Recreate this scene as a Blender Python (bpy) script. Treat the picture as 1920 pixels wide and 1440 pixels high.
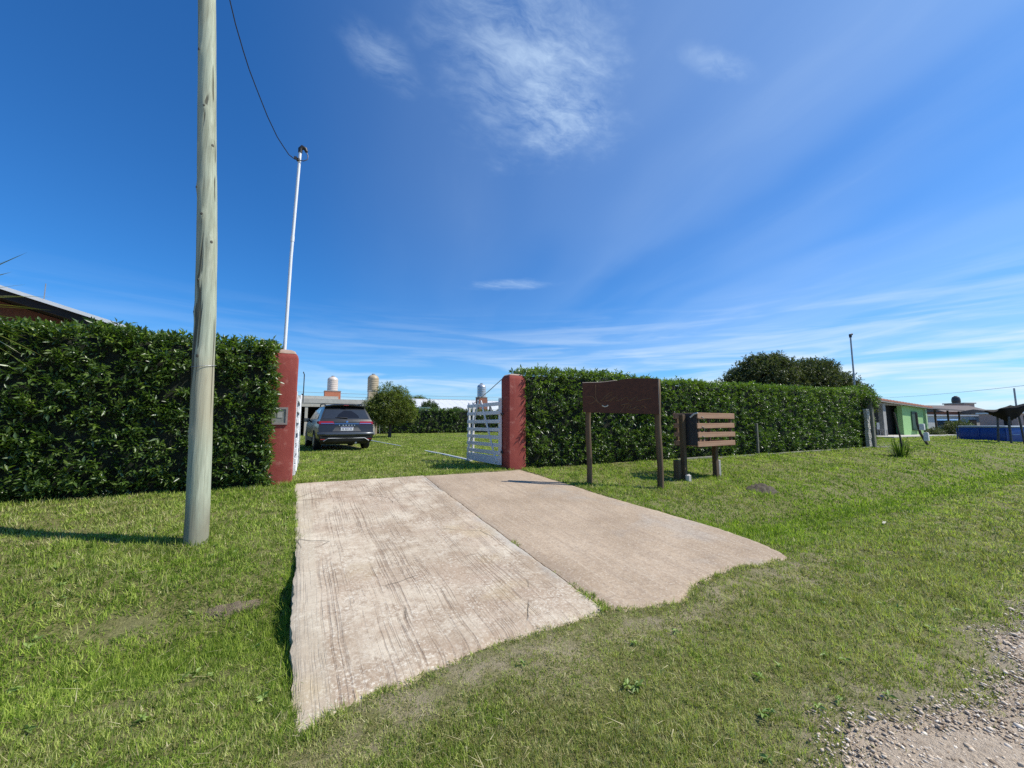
import bpy, bmesh, math, random
import numpy as np
from mathutils import Vector, Matrix

for o in list(bpy.data.objects):
    bpy.data.objects.remove(o, do_unlink=True)
scene = bpy.context.scene
COL = scene.collection
R = math.radians
rng = np.random.default_rng(7)
random.seed(7)

# ------------------------------------------------------------------ camera
YAW = R(28.5)
cam_data = bpy.data.cameras.new('camera')
cam_data.sensor_width = 36.0
cam_data.lens = 740.0 / 1920.0 * 36.0
cam_data.clip_start = 0.05
cam_data.clip_end = 4000.0
cam = bpy.data.objects.new('camera', cam_data)
COL.objects.link(cam)
cam.location = (0, 0, 1.0)
cam.rotation_euler = (R(90) + math.atan(75.0 / 740.0), 0, -YAW)
scene.camera = cam

# ------------------------------------------------------------------ sky and sun
SUN_ELEV = R(50)
SUN_DIR = Vector((math.cos(R(-29)) * math.cos(SUN_ELEV), math.sin(R(-29)) * math.cos(SUN_ELEV), math.sin(SUN_ELEV)))
world = bpy.data.worlds.new('World')
scene.world = world
world.use_nodes = True


class NT:
    """Small node-tree helper."""
    def __init__(self, tree):
        self.t = tree
        self.n = tree.nodes
        self.l = tree.links

    def node(self, kind, **kw):
        n = self.n.new(kind)
        for k, v in kw.items():
            setattr(n, k, v)
        return n

    def put(self, sock, v):
        if v is None:
            return
        if hasattr(v, 'is_output') or isinstance(v, bpy.types.NodeSocket):
            self.l.new(v, sock)
        else:
            if hasattr(sock, 'default_value'):
                if isinstance(v, (tuple, list)) and len(v) == 3 and len(sock.default_value) == 4:
                    v = (*v, 1.0)
                sock.default_value = v

    def math(self, op, a, b=None, c=None, clamp=False):
        n = self.node('ShaderNodeMath', operation=op, use_clamp=clamp)
        self.put(n.inputs[0], a)
        self.put(n.inputs[1], b)
        self.put(n.inputs[2], c)
        return n.outputs[0]

    def vmath(self, op, a, b=None):
        n = self.node('ShaderNodeVectorMath', operation=op)
        self.put(n.inputs[0], a)
        self.put(n.inputs[1], b)
        return n.outputs['Value'] if op in ('LENGTH', 'DISTANCE', 'DOT_PRODUCT') else n.outputs['Vector']

    def noise(self, vec, scale, detail=4.0, rough=0.55, dist=0.0, out='Fac'):
        n = self.node('ShaderNodeTexNoise')
        self.put(n.inputs['Vector'], vec)
        n.inputs['Scale'].default_value = scale
        n.inputs['Detail'].default_value = detail
        n.inputs['Roughness'].default_value = rough
        n.inputs['Distortion'].default_value = dist
        return n.outputs[out]

    def ramp(self, fac, stops, interp='LINEAR'):
        n = self.node('ShaderNodeValToRGB')
        n.color_ramp.interpolation = interp
        el = n.color_ramp.elements
        while len(el) < len(stops):
            el.new(0.5)
        for e, (p, c) in zip(el, stops):
            e.position = p
            e.color = (*c, 1.0) if isinstance(c, (tuple, list)) else (c, c, c, 1.0)
        self.put(n.inputs[0], fac)
        return n.outputs[0]

    def mix(self, fac, a, b, blend='MIX'):
        n = self.node('ShaderNodeMix', data_type='RGBA', blend_type=blend)
        n.clamp_factor = True
        self.put(n.inputs[0], fac)
        self.put(n.inputs[6], a)
        self.put(n.inputs[7], b)
        return n.outputs[2]

    def mapping(self, vec, scale=(1, 1, 1), rot=(0, 0, 0), loc=(0, 0, 0)):
        n = self.node('ShaderNodeMapping')
        self.put(n.inputs['Vector'], vec)
        n.inputs['Scale'].default_value = scale
        n.inputs['Rotation'].default_value = rot
        n.inputs['Location'].default_value = loc
        return n.outputs[0]


def build_world():
    w = NT(world.node_tree)
    w.n.clear()
    sky = w.node('ShaderNodeTexSky', sky_type='NISHITA')
    sky.sun_disc = False
    sky.sun_elevation = SUN_ELEV
    sky.sun_rotation = math.atan2(SUN_DIR.x, SUN_DIR.y)
    sky.altitude = 0.0
    sky.air_density = 1.0
    sky.dust_density = 0.35
    sky.ozone_density = 3.0
    hs = w.node('ShaderNodeHueSaturation')
    hs.inputs['Saturation'].default_value = 1.10
    hs.inputs['Hue'].default_value = 0.5
    w.put(hs.inputs['Color'], sky.outputs[0])
    base = w.mix(1.0, hs.outputs[0], (0.35, 0.90, 1.38), 'MULTIPLY')
    tc = w.node('ShaderNodeTexCoord').outputs['Generated']
    nrm = w.vmath('NORMALIZE', tc)
    sep = w.node('ShaderNodeSeparateXYZ')
    w.put(sep.inputs[0], nrm)
    z = w.math('MAXIMUM', sep.outputs[2], 0.0)
    den = w.math('ADD', z, 0.05)
    comb = w.node('ShaderNodeCombineXYZ')
    w.put(comb.inputs[0], w.math('DIVIDE', sep.outputs[0], den))
    w.put(comb.inputs[1], w.math('DIVIDE', sep.outputs[1], den))
    P = comb.outputs[0]
    # thin veil of high cloud over the whole sky, in long streaks
    warp = w.mix(0.35, P, w.noise(P, 0.9, 3, out='Color'), 'ADD')
    rotp = w.mapping(warp, rot=(0, 0, R(14)))
    st = w.mapping(rotp, scale=(0.75, 0.22, 1), loc=(0.35, 0.9, 0))
    n1 = w.noise(st, 0.9, 3, 0.5)
    veil = w.ramp(n1, [(0.30, 0.05), (0.55, 0.6), (0.8, 1.0)], 'EASE')
    st2 = w.mapping(rotp, scale=(2.4, 0.4, 1), loc=(2.1, 0.3, 0))
    n2 = w.noise(st2, 1.1, 5, 0.55)
    fine = w.ramp(n2, [(0.45, 0.0), (0.8, 1.0)], 'EASE')
    # towards the sun side the veil is denser
    toward = w.vmath('DOT_PRODUCT', nrm, (0.90, 0.18, 0.40))
    tw = w.ramp(toward, [(0.25, 0.0), (0.70, 0.35), (0.90, 0.85), (0.98, 1.0)], 'EASE')
    veil_a = w.math('MULTIPLY', w.math('MULTIPLY_ADD', fine, 0.22, veil), w.math('MULTIPLY', tw, 0.40))
    # cirrus patches
    def patch(cx, cy, rx, ry, rot, scale, stretch, lo, hi, amp, seed):
        off = w.vmath('SUBTRACT', P, (cx, cy, 0))
        wob = w.mix(0.5, off, w.vmath('SUBTRACT', w.noise(P, 4.0, 3, out='Color'), (0.5, 0.5, 0.5)), 'ADD') if False else off
        m = w.node('ShaderNodeMapping', vector_type='TEXTURE')
        w.put(m.inputs[0], wob)
        m.inputs['Rotation'].default_value = (0, 0, R(rot))
        m.inputs['Scale'].default_value = (rx, ry, 1)
        d = w.vmath('LENGTH', m.outputs[0])
        edge = w.noise(P, 7.0, 4, 0.6)
        d = w.math('MULTIPLY_ADD', w.math('SUBTRACT', edge, 0.5), 1.0, d)
        fall = w.ramp(d, [(0.15, 1.0), (1.0, 0.0)], 'EASE')
        dw = w.mix(0.12, P, w.noise(P, 6.0, 3, out='Color'), 'ADD')
        sm = w.mapping(dw, scale=stretch, rot=(0, 0, R(rot)), loc=(seed, seed * 0.7, 0))
        n = w.noise(sm, scale, 9, 0.68)
        c = w.ramp(n, [(lo, 0.0), (hi, 1.0)])
        return w.math('MULTIPLY', w.math('MULTIPLY', fall, c), amp)
    a = patch(0.44, 0.76, 0.54, 0.30, 58, 7.0, (0.55, 1.7, 1), 0.36, 0.80, 0.56, 3.1)
    b = patch(0.66, 0.86, 0.30, 0.20, 40, 9.0, (0.7, 1.5, 1), 0.36, 0.78, 0.58, 9.4)
    c = patch(0.14, 0.97, 0.14, 0.09, 30, 9.0, (0.7, 1.6, 1), 0.35, 0.75, 0.30, 5.7)
    e = patch(0.91, 0.57, 0.16, 0.05, -12, 9.0, (0.6, 2.0, 1), 0.35, 0.75, 0.25, 7.9)
    f = patch(1.15, 2.12, 0.34, 0.12, -33, 5.0, (0.5, 2.6, 1), 0.32, 0.70, 0.34, 2.2)
    cl = veil_a
    for q in (a, b, c, e, f):
        cl = w.math('ADD', cl, q)
    # streaks low over the horizon
    low = w.mapping(nrm, scale=(2.2, 2.2, 26.0), loc=(0.4, 0.2, 0.1))
    nl = w.noise(low, 1.6, 5, 0.55, 0.6)
    lowc = w.ramp(nl, [(0.36, 0.0), (0.72, 1.0)], 'EASE')
    lowc = w.math('MULTIPLY', lowc, w.ramp(toward, [(0.10, 0.22), (0.50, 0.5), (0.85, 1.0)], 'EASE'))
    band = w.ramp(sep.outputs[2], [(0.0, 1.0), (0.10, 0.95), (0.18, 0.40), (0.30, 0.0)], 'EASE')
    haze = w.ramp(sep.outputs[2], [(0.0, 0.55), (0.06, 0.26), (0.13, 0.07), (0.25, 0.0)], 'EASE')
    low_a = w.math('MINIMUM', w.math('ADD', w.math('MULTIPLY', lowc, band), haze), 0.85)
    col = w.mix(w.math('MINIMUM', cl, 0.86), base, (5.7, 7.3, 9.2))
    col = w.mix(low_a, col, (7.0, 8.1, 9.1))
    bg = w.node('ShaderNodeBackground')
    w.put(bg.inputs['Color'], col)
    bg.inputs['Strength'].default_value = 0.096
    out = w.node('ShaderNodeOutputWorld')
    w.put(out.inputs['Surface'], bg.outputs[0])


build_world()
sun_data = bpy.data.lights.new('sun', 'SUN')
sun_data.energy = 4.6
sun_data.angle = R(0.55)
sun_data.color = (1.0, 0.955, 0.88)
sun = bpy.data.objects.new('sun', sun_data)
COL.objects.link(sun)
sun.location = (20, -10, 30)
sun.rotation_euler = SUN_DIR.to_track_quat('Z', 'Y').to_euler()

scene.view_settings.view_transform = 'Standard'
scene.view_settings.look = 'None'
scene.view_settings.exposure = 0.28
scene.view_settings.gamma = 1.0
scene.view_settings.use_curve_mapping = False
scene.cycles.use_denoising = False
scene.cycles.max_bounces = 8
scene.cycles.transparent_max_bounces = 12

# ------------------------------------------------------------------ materials
MATS = {}


def material(name, build):
    if name in MATS:
        return MATS[name]
    m = bpy.data.materials.new(name)
    m.use_nodes = True
    t = NT(m.node_tree)
    t.n.clear()
    out = t.node('ShaderNodeOutputMaterial')
    b = t.node('ShaderNodeBsdfPrincipled')
    t.put(out.inputs['Surface'], b.outputs[0])
    t.b = b
    t.out = out
    t.pos = t.node('ShaderNodeNewGeometry').outputs['Position']
    t.obj = t.node('ShaderNodeTexCoord').outputs['Object']
    build(t)
    MATS[name] = m
    return m


def setp(t, base=None, rough=None, metal=None, spec=None, normal=None, emis=None, coat=None):
    i = t.b.inputs
    if base is not None:
        t.put(i['Base Color'], base)
    if rough is not None:
        t.put(i['Roughness'], rough)
    if metal is not None:
        t.put(i['Metallic'], metal)
    if spec is not None:
        t.put(i['Specular IOR Level'], spec)
    if coat is not None:
        t.put(i['Coat Weight'], coat)
    if normal is not None:
        t.put(i['Normal'], normal)


def bump(t, h, strength=0.3, dist=0.01, prev=None):
    n = t.node('ShaderNodeBump')
    n.inputs['Strength'].default_value = strength
    n.inputs['Distance'].default_value = dist
    t.put(n.inputs['Height'], h)
    if prev is not None:
        t.put(n.inputs['Normal'], prev)
    return n.outputs[0]


def plain(name, a, b=None, rough=0.6, scale=6.0, metal=0.0, spec=0.5, bmp=0.15, dist=0.004, stretch=(1, 1, 1), coat=None):
    """Two tones mixed by noise, with a fine relief."""
    b = b or tuple(min(1, x * 1.25) for x in a)
    def f(t):
        v = t.mapping(t.obj, scale=stretch)
        n = t.noise(v, scale, 6, 0.6)
        n2 = t.noise(v, scale * 7, 4, 0.6)
        col = t.mix(t.ramp(n, [(0.3, 0.0), (0.7, 1.0)]), a, b)
        col = t.mix(t.math('MULTIPLY', n2, 0.35), col, tuple(x * 0.7 for x in a))
        setp(t, col, t.math('MULTIPLY_ADD', n2, 0.15, rough - 0.07), metal, spec, bump(t, n2, bmp, dist) if bmp else None, coat=coat)
    return material(name, f)


def leaf_material(name, dark, mid, light, rough=0.42, spec=0.45, trans=0.25, uses_young=False):
    def f(t):
        at = t.node('ShaderNodeAttribute', attribute_name='rnd').outputs['Fac']
        col = t.ramp(at, [(0.0, dark), (0.55, mid), (1.0, light)])
        if uses_young:
            yg = t.node('ShaderNodeAttribute', attribute_name='young').outputs['Fac']
            col = t.mix(yg, col, (0.19, 0.26, 0.034))
        setp(t, col, rough, 0, spec)
        tr = t.node('ShaderNodeBsdfTranslucent')
        t.put(tr.inputs['Color'], t.mix(1.0, col, (1.2, 1.5, 0.5), 'MULTIPLY'))
        mx = t.node('ShaderNodeMixShader')
        mx.inputs[0].default_value = trans
        t.put(mx.inputs[1], t.b.outputs[0])
        t.put(mx.inputs[2], tr.outputs[0])
        t.put(t.out.inputs['Surface'], mx.outputs[0])
    return material(name, f)


def m_lawn(t):
    p = t.pos
    big = t.noise(p, 0.35, 4, 0.6)
    med = t.noise(p, 2.2, 5, 0.6)
    fin = t.noise(p, 38, 6, 0.7)
    st = t.noise(t.mapping(p, scale=(1, 1.6, 1)), 120, 3, 0.7)
    g = t.ramp(fin, [(0.25, (0.055, 0.052, 0.018)), (0.5, (0.160, 0.155, 0.052)), (0.75, (0.30, 0.275, 0.115))])
    dry = t.mix(st, (0.16, 0.15, 0.062), (0.32, 0.29, 0.15))
    df = t.math('MULTIPLY', t.ramp(t.math('ADD', t.math('MULTIPLY', med, 0.6), t.math('MULTIPLY', big, 0.55)), [(0.52, 0.0), (0.78, 0.85)]), 1.0)
    col = t.mix(df, g, dry)
    sepp = t.node('ShaderNodeSeparateXYZ')
    t.put(sepp.inputs[0], p)
    verge = t.ramp(t.math('MULTIPLY_ADD', t.math('SUBTRACT', med, 0.5), 0.9, sepp.outputs[1]), [(0.95, 1.0), (1.0, 0.0)])
    vg = t.math('MULTIPLY_ADD', t.math('SUBTRACT', med, 0.5), 1.6, t.math('MULTIPLY', t.math('SUBTRACT', 1.30, sepp.outputs[1]), 1.6), clamp=True)
    col = t.mix(vg, col, t.mix(fin, (0.27, 0.215, 0.145), (0.50, 0.42, 0.31)))
    fr = t.math('ABSOLUTE', t.math('SUBTRACT', sepp.outputs[1], 2.22))
    fx = t.math('MULTIPLY', t.ramp(t.math('MULTIPLY', sepp.outputs[0], 0.15), [(-0.0, 0.0), (0.02, 1.0), (0.78, 1.0), (0.84, 0.0)]), t.ramp(fr, [(0.10, 1.0), (0.42, 0.0)]))
    fx = t.math('MULTIPLY', fx, t.ramp(med, [(0.40, 0.0), (0.56, 1.0)]))
    col = t.mix(t.math('MULTIPLY', fx, 0.85), col, t.mix(fin, (0.22, 0.17, 0.10), (0.46, 0.39, 0.26)))
    soil = t.ramp(t.noise(p, 1.3, 5, 0.65), [(0.66, 0.0), (0.75, 0.6)])
    col = t.mix(soil, col, t.mix(fin, (0.05, 0.038, 0.022), (0.14, 0.11, 0.07)))
    setp(t, col, 0.9, 0, 0.15, bump(t, t.math('ADD', fin, t.math('MULTIPLY', st, 0.6)), 0.7, 0.03))
M_LAWN = material('lawn_ground', m_lawn)


def m_grass(t):
    at = t.node('ShaderNodeAttribute', attribute_name='rnd').outputs['Fac']
    dr = t.node('ShaderNodeAttribute', attribute_name='dry').outputs['Fac']
    big = t.noise(t.pos, 0.5, 4, 0.6)
    g = t.ramp(at, [(0.0, (0.070, 0.135, 0.010)), (0.5, (0.240, 0.355, 0.040)), (1.0, (0.48, 0.56, 0.11))])
    g2 = t.ramp(at, [(0.0, (0.065, 0.130, 0.012)), (1.0, (0.36, 0.46, 0.062))])
    g = t.mix(t.ramp(big, [(0.4, 0.0), (0.6, 1.0)]), g, g2)
    d = t.ramp(at, [(0.0, (0.27, 0.23, 0.10)), (0.6, (0.47, 0.41, 0.20)), (1.0, (0.66, 0.58, 0.34))])
    col = t.mix(dr, g, d)
    setp(t, col, 0.6, 0, 0.1)
    tr = t.node('ShaderNodeBsdfTranslucent')
    t.put(tr.inputs['Color'], t.mix(1.0, col, (1.15, 1.40, 0.5), 'MULTIPLY'))
    mx = t.node('ShaderNodeMixShader')
    mx.inputs[0].default_value = 0.36
    t.put(mx.inputs[1], t.b.outputs[0])
    t.put(mx.inputs[2], tr.outputs[0])
    t.put(t.out.inputs['Surface'], mx.outputs[0])
M_GRASS = material('grass_blades', m_grass)


def m_slab_brushed(t):
    p = t.pos
    w1 = t.vmath('SUBTRACT', t.noise(p, 1.1, 3, out='Color'), (0.5, 0.5, 0.5))
    wob = t.mix(1.0, p, t.mix(1.0, w1, (0.075, 0.06, 0), 'MULTIPLY'), 'ADD')
    sep = t.node('ShaderNodeSeparateXYZ')
    t.put(sep.inputs[0], p)
    # broom grooves: thin, broken, in drifting bundles
    ln = t.noise(t.mapping(wob, scale=(62, 0.55, 1)), 1.0, 3, 0.55)
    ln2 = t.noise(t.mapping(wob, scale=(34, 0.5, 1), loc=(3, 1, 0)), 1.0, 4, 0.6)
    grp = t.noise(t.mapping(wob, scale=(4.2, 0.8, 1)), 1.0, 5, 0.65)
    brk = t.ramp(t.noise(p, 7, 5, 0.7), [(0.36, 0.15), (0.50, 1.0)])
    lines = t.math('MAXIMUM', t.ramp(ln, [(0.54, 0.0), (0.60, 1.0)]), t.ramp(ln2, [(0.57, 0.0), (0.63, 1.0)]))
    lines = t.math('MULTIPLY', t.math('MULTIPLY', lines, t.ramp(grp, [(0.42, 0.0), (0.60, 1.0)])), brk)
    bl = t.noise(p, 1.9, 8, 0.72)
    col = t.mix(t.ramp(bl, [(0.42, 0.0), (0.60, 1.0)]), (0.37, 0.28, 0.19), (0.59, 0.50, 0.37))
    pk = t.ramp(t.noise(p, 0.9, 5, 0.65, 0.2), [(0.46, 0.0), (0.66, 0.7)])
    col = t.mix(pk, col, (0.42, 0.31, 0.22))
    sp = t.noise(p, 20, 8, 0.8)
    sp2 = t.noise(t.mapping(p, loc=(7, 3, 0)), 44, 6, 0.75)
    patchy = t.ramp(t.noise(t.mapping(p, loc=(3, 8, 0)), 2.8, 5, 0.65), [(0.40, 0.25), (0.60, 1.0)])
    col = t.mix(t.math('MULTIPLY', t.ramp(sp, [(0.48, 0.0), (0.60, 0.9)]), patchy), col, (0.29, 0.21, 0.14))
    col = t.mix(t.math('MULTIPLY', t.ramp(sp2, [(0.50, 0.0), (0.62, 0.85)]), patchy), col, (0.70, 0.63, 0.50))
    col = t.mix(t.math('MULTIPLY', lines, 0.55), col, (0.20, 0.135, 0.090))
    # smooth trowelled border along the left edge and greyer cement by the joint
    bx = t.math('MULTIPLY_ADD', t.math('SUBTRACT', bl, 0.5), 0.10, sep.outputs[0])
    border = t.ramp(bx, [(0.20, 1.0), (0.25, 0.0)])
    col = t.mix(t.math('MULTIPLY', border, 0.45), col, t.mix(bl, (0.44, 0.38, 0.27), (0.60, 0.53, 0.40)))
    jn = t.math('MULTIPLY', t.ramp(t.math('MULTIPLY', bx, 0.4), [(0.825, 0.0), (0.865, 1.0)]), t.ramp(t.noise(t.mapping(p, scale=(1, 0.7, 1)), 1.6, 4, 0.6), [(0.44, 0.0), (0.56, 1.0)]))
    col = t.mix(t.math('MULTIPLY', jn, 0.55), col, t.mix(sp, (0.29, 0.285, 0.26), (0.42, 0.41, 0.37)))
    # a cross joint near the gate and sandy stains
    cj = t.math('ABSOLUTE', t.math('SUBTRACT', sep.outputs[1], t.math('MULTIPLY_ADD', t.noise(p, 1.2, 2), 0.12, 6.45)))
    col = t.mix(t.ramp(cj, [(0.0, 0.7), (0.022, 0.0)]), col, (0.24, 0.17, 0.11))
    sand = t.ramp(t.noise(p, 0.7, 4, 0.6), [(0.57, 0.0), (0.72, 0.6)])
    col = t.mix(sand, col, (0.50, 0.385, 0.20))
    # hairline cracks and dark spots
    vo = t.node('ShaderNodeTexVoronoi', feature='DISTANCE_TO_EDGE')
    t.put(vo.inputs['Vector'], t.mix(1.0, p, t.mix(1.0, w1, (0.5, 0.5, 0), 'MULTIPLY'), 'ADD'))
    vo.inputs['Scale'].default_value = 0.75
    ck = t.math('MULTIPLY', t.ramp(vo.outputs['Distance'], [(0.0, 1.0), (0.007, 0.0)]), t.ramp(t.noise(p, 1.4, 3), [(0.52, 0.0), (0.58, 1.0)]))
    col = t.mix(t.math('MULTIPLY', ck, 0.8), col, (0.10, 0.08, 0.055))
    h = t.math('SUBTRACT', t.math('MULTIPLY', sp, 0.8), t.math('ADD', t.math('MULTIPLY', lines, 0.8), ck))
    setp(t, col, 0.9, 0, 0.2, bump(t, h, 0.6, 0.010))
M_SLAB1 = material('brushed_concrete', m_slab_brushed)


def m_slab_worn(t):
    p = t.pos
    wob = t.mix(0.04, p, t.noise(p, 2.0, 2, out='Color'), 'ADD')
    ln = t.noise(t.mapping(wob, scale=(13, 0.5, 1)), 1.0, 4, 0.6)
    bl = t.noise(p, 1.2, 6, 0.62)
    col = t.mix(t.ramp(bl, [(0.35, 0.0), (0.68, 1.0)]), (0.325, 0.238, 0.155), (0.475, 0.365, 0.25))
    gr = t.ramp(t.noise(p, 0.8, 4, 0.6, 0.3), [(0.58, 0.0), (0.74, 0.65)])
    col = t.mix(gr, col, (0.33, 0.32, 0.29))
    sp = t.noise(p, 24, 7, 0.78)
    lf = t.noise(t.mapping(wob, scale=(48, 1.4, 1), loc=(2, 2, 0)), 1.0, 3, 0.6)
    col = t.mix(t.ramp(lf, [(0.54, 0.0), (0.64, 0.30)]), col, (0.56, 0.47, 0.35))
    col = t.mix(t.ramp(ln, [(0.48, 0.0), (0.64, 0.45)]), col, (0.31, 0.23, 0.16))
    col = t.mix(t.ramp(sp, [(0.48, 0.0), (0.62, 0.7)]), col, (0.27, 0.20, 0.14))
    sp3 = t.noise(t.mapping(p, loc=(5, 1, 0)), 50, 6, 0.75)
    col = t.mix(t.ramp(sp3, [(0.52, 0.0), (0.64, 0.6)]), col, (0.62, 0.54, 0.42))
    setp(t, col, 0.9, 0, 0.2, bump(t, t.math('ADD', sp, t.math('MULTIPLY', ln, 0.7)), 0.4, 0.006))
M_SLAB2 = material('worn_concrete', m_slab_worn)


def m_road(t):
    p = t.pos
    n = t.noise(p, 3.0, 6, 0.7)
    f = t.noise(p, 45, 5, 0.7)
    col = t.mix(n, (0.42, 0.325, 0.225), (0.66, 0.545, 0.41))
    col = t.mix(t.ramp(f, [(0.45, 0.0), (0.75, 0.8)]), col, (0.26, 0.19, 0.125))
    setp(t, col, 0.95, 0, 0.1, bump(t, f, 0.9, 0.03))
M_ROAD = material('dirt_and_gravel', m_road)


def m_stone(t):
    at = t.node('ShaderNodeAttribute', attribute_name='rnd').outputs['Fac']
    col = t.ramp(at, [(0.0, (0.22, 0.155, 0.10)), (0.25, (0.44, 0.34, 0.235)), (0.8, (0.64, 0.53, 0.395)), (1.0, (0.74, 0.65, 0.52))])
    setp(t, col, 0.9, 0, 0.2)
M_STONE = material('loose_stone', m_stone)


def m_pole(t):
    p = t.obj
    ln = t.noise(t.mapping(p, scale=(26, 26, 0.9)), 1.0, 6, 0.65)
    bl = t.noise(t.mapping(p, scale=(3, 3, 0.9)), 1.0, 5, 0.6)
    ln3 = t.noise(t.mapping(p, scale=(70, 70, 2.2), loc=(1, 5, 2)), 1.0, 4, 0.6)
    col = t.mix(t.ramp(ln, [(0.3, 0.0), (0.7, 1.0)]), (0.22, 0.24, 0.165), (0.46, 0.485, 0.36))
    col = t.mix(t.ramp(ln3, [(0.5, 0.0), (0.72, 0.6)]), col, (0.17, 0.16, 0.11))
    col = t.mix(t.ramp(bl, [(0.46, 0.0), (0.64, 0.55)]), col, (0.36, 0.42, 0.32))
    sep = t.node('ShaderNodeSeparateXYZ')
    t.put(sep.inputs[0], t.pos)
    zz = t.math('MULTIPLY_ADD', t.math('SUBTRACT', bl, 0.5), 0.8, sep.outputs[2])
    brown = t.ramp(t.math('MULTIPLY', zz, 0.25), [(0.17, 0.0), (0.26, 0.5), (0.38, 0.5), (0.46, 0.0)])
    col = t.mix(brown, col, (0.37, 0.31, 0.20))
    foot = t.ramp(zz, [(0.0, 0.8), (0.25, 0.0)])
    col = t.mix(foot, col, (0.22, 0.20, 0.14))
    crack = t.noise(t.mapping(p, scale=(17, 17, 0.35), loc=(4, 2, 1)), 1.0, 2, 0.5)
    ck = t.ramp(crack, [(0.31, 1.0), (0.345, 0.0)])
    col = t.mix(t.math('MULTIPLY', ck, 0.85), col, (0.05, 0.045, 0.03))
    setp(t, col, 0.8, 0, 0.25, bump(t, t.math('SUBTRACT', ln, ck), 0.5, 0.012))
M_POLE = material('treated_pole_wood', m_pole)


def wood(name, a, b, rough=0.8, axis='x', ring=22):
    sc = {'x': (0.8, ring, ring), 'y': (ring, 0.8, ring), 'z': (ring, ring, 0.8)}[axis]
    def f(t):
        ln = t.noise(t.mapping(t.obj, scale=sc), 1.0, 6, 0.65, 0.3)
        bl = t.noise(t.obj, 2.5, 4, 0.6)
        col = t.mix(t.ramp(ln, [(0.3, 0.0), (0.7, 1.0)]), a, b)
        col = t.mix(t.math('MULTIPLY', bl, 0.5), col, tuple(x * 0.6 for x in a))
        setp(t, col, rough, 0, 0.3, bump(t, ln, 0.5, 0.006))
    return material(name, f)


M_SIGN = wood('dark_stained_wood', (0.060, 0.020, 0.008), (0.115, 0.040, 0.016), 0.6, 'x')
M_SIGNPOST = wood('weathered_post_wood', (0.075, 0.048, 0.027), (0.20, 0.14, 0.078), 0.85, 'z')
M_SLATWOOD = wood('reddish_slat_wood', (0.33, 0.175, 0.10), (0.56, 0.36, 0.225), 0.8, 'x')
M_CARVE = plain('carved_letter_paint', (0.13, 0.065, 0.026), (0.18, 0.095, 0.038), 0.7)
M_WORN_SUNLIT = wood('pale_worn_sunlit_wood', (0.30, 0.23, 0.17), (0.50, 0.41, 0.31), 0.85, 'x')  # pale wood for the worn edge and the painted sunlit board end


def m_redwall(t):
    p = t.pos
    n = t.noise(p, 3, 6, 0.65)
    f = t.noise(p, 60, 4, 0.6)
    col = t.mix(t.ramp(n, [(0.3, 0.0), (0.7, 1.0)]), (0.235, 0.046, 0.036), (0.305, 0.072, 0.054))
    st = t.ramp(t.noise(t.mapping(p, scale=(9, 9, 1.2)), 1.0, 5, 0.7), [(0.60, 0.0), (0.76, 0.45)])
    col = t.mix(st, col, (0.38, 0.17, 0.13))
    ef = t.ramp(t.noise(t.mapping(p, loc=(2, 4, 1)), 4.5, 7, 0.72), [(0.57, 0.0), (0.66, 0.55)])
    col = t.mix(ef, col, (0.44, 0.20, 0.155))
    chip = t.ramp(t.noise(t.mapping(p, loc=(9, 1, 3)), 11, 5, 0.7), [(0.68, 0.0), (0.70, 0.9)])
    col = t.mix(chip, col, (0.36, 0.27, 0.21))
    setp(t, col, 0.85, 0, 0.25, bump(t, t.math('SUBTRACT', t.math('ADD', f, t.math('MULTIPLY', n, 1.5)), chip), 0.45, 0.008))
M_RED = material('red_painted_render', m_redwall)
M_CAP = plain('bare_mortar', (0.34, 0.22, 0.16), (0.48, 0.36, 0.28), 0.9, 9)
M_CONC = plain('grey_concrete', (0.30, 0.29, 0.26), (0.46, 0.44, 0.40), 0.9, 7, bmp=0.4)
M_CONCPALE = plain('pale_concrete', (0.46, 0.43, 0.37), (0.60, 0.57, 0.50), 0.9, 5, bmp=0.3)
M_WHITE = plain('white_painted_wood', (0.68, 0.69, 0.68), (0.80, 0.80, 0.79), 0.5, 9)
M_GALV = plain('white_painted_pipe', (0.70, 0.72, 0.72), (0.80, 0.82, 0.82), 0.4, 9, bmp=0.0)
M_DARKMETAL = plain('dark_metal', (0.05, 0.052, 0.055), (0.10, 0.10, 0.10), 0.5, 9, metal=0.4)
M_GREYMETAL = plain('grey_metal', (0.26, 0.27, 0.28), (0.38, 0.39, 0.40), 0.45, 9, metal=0.5)
M_BLACK = plain('black_plastic', (0.012, 0.012, 0.013), (0.02, 0.02, 0.02), 0.5, 9, bmp=0.0)
M_CABLE = plain('cable_sheath', (0.010, 0.011, 0.014), (0.016, 0.017, 0.02), 0.5, 9, bmp=0.0)
M_METER = plain('meter_window', (0.14, 0.145, 0.12), (0.30, 0.30, 0.26), 0.35, 14, bmp=0.0)
M_SOIL = plain('dark_soil', (0.060, 0.047, 0.030), (0.15, 0.12, 0.075), 0.95, 14, bmp=0.8, dist=0.02)
M_MOSSY = plain('mossy_concrete', (0.12, 0.115, 0.085), (0.24, 0.225, 0.17), 0.95, 9, bmp=0.5)
M_EARTH = plain('dry_earth', (0.17, 0.125, 0.075), (0.34, 0.27, 0.17), 0.95, 20, bmp=0.9, dist=0.03)
M_BARK = plain('bark', (0.055, 0.042, 0.030), (0.12, 0.095, 0.07), 0.95, 12, bmp=0.6, dist=0.02)
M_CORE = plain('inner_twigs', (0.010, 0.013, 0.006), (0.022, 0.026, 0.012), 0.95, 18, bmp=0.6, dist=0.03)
M_HEDGE = leaf_material('hedge_leaf', (0.028, 0.058, 0.013), (0.082, 0.142, 0.028), (0.20, 0.265, 0.060), 0.37, 0.8, 0.34, True)
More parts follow.
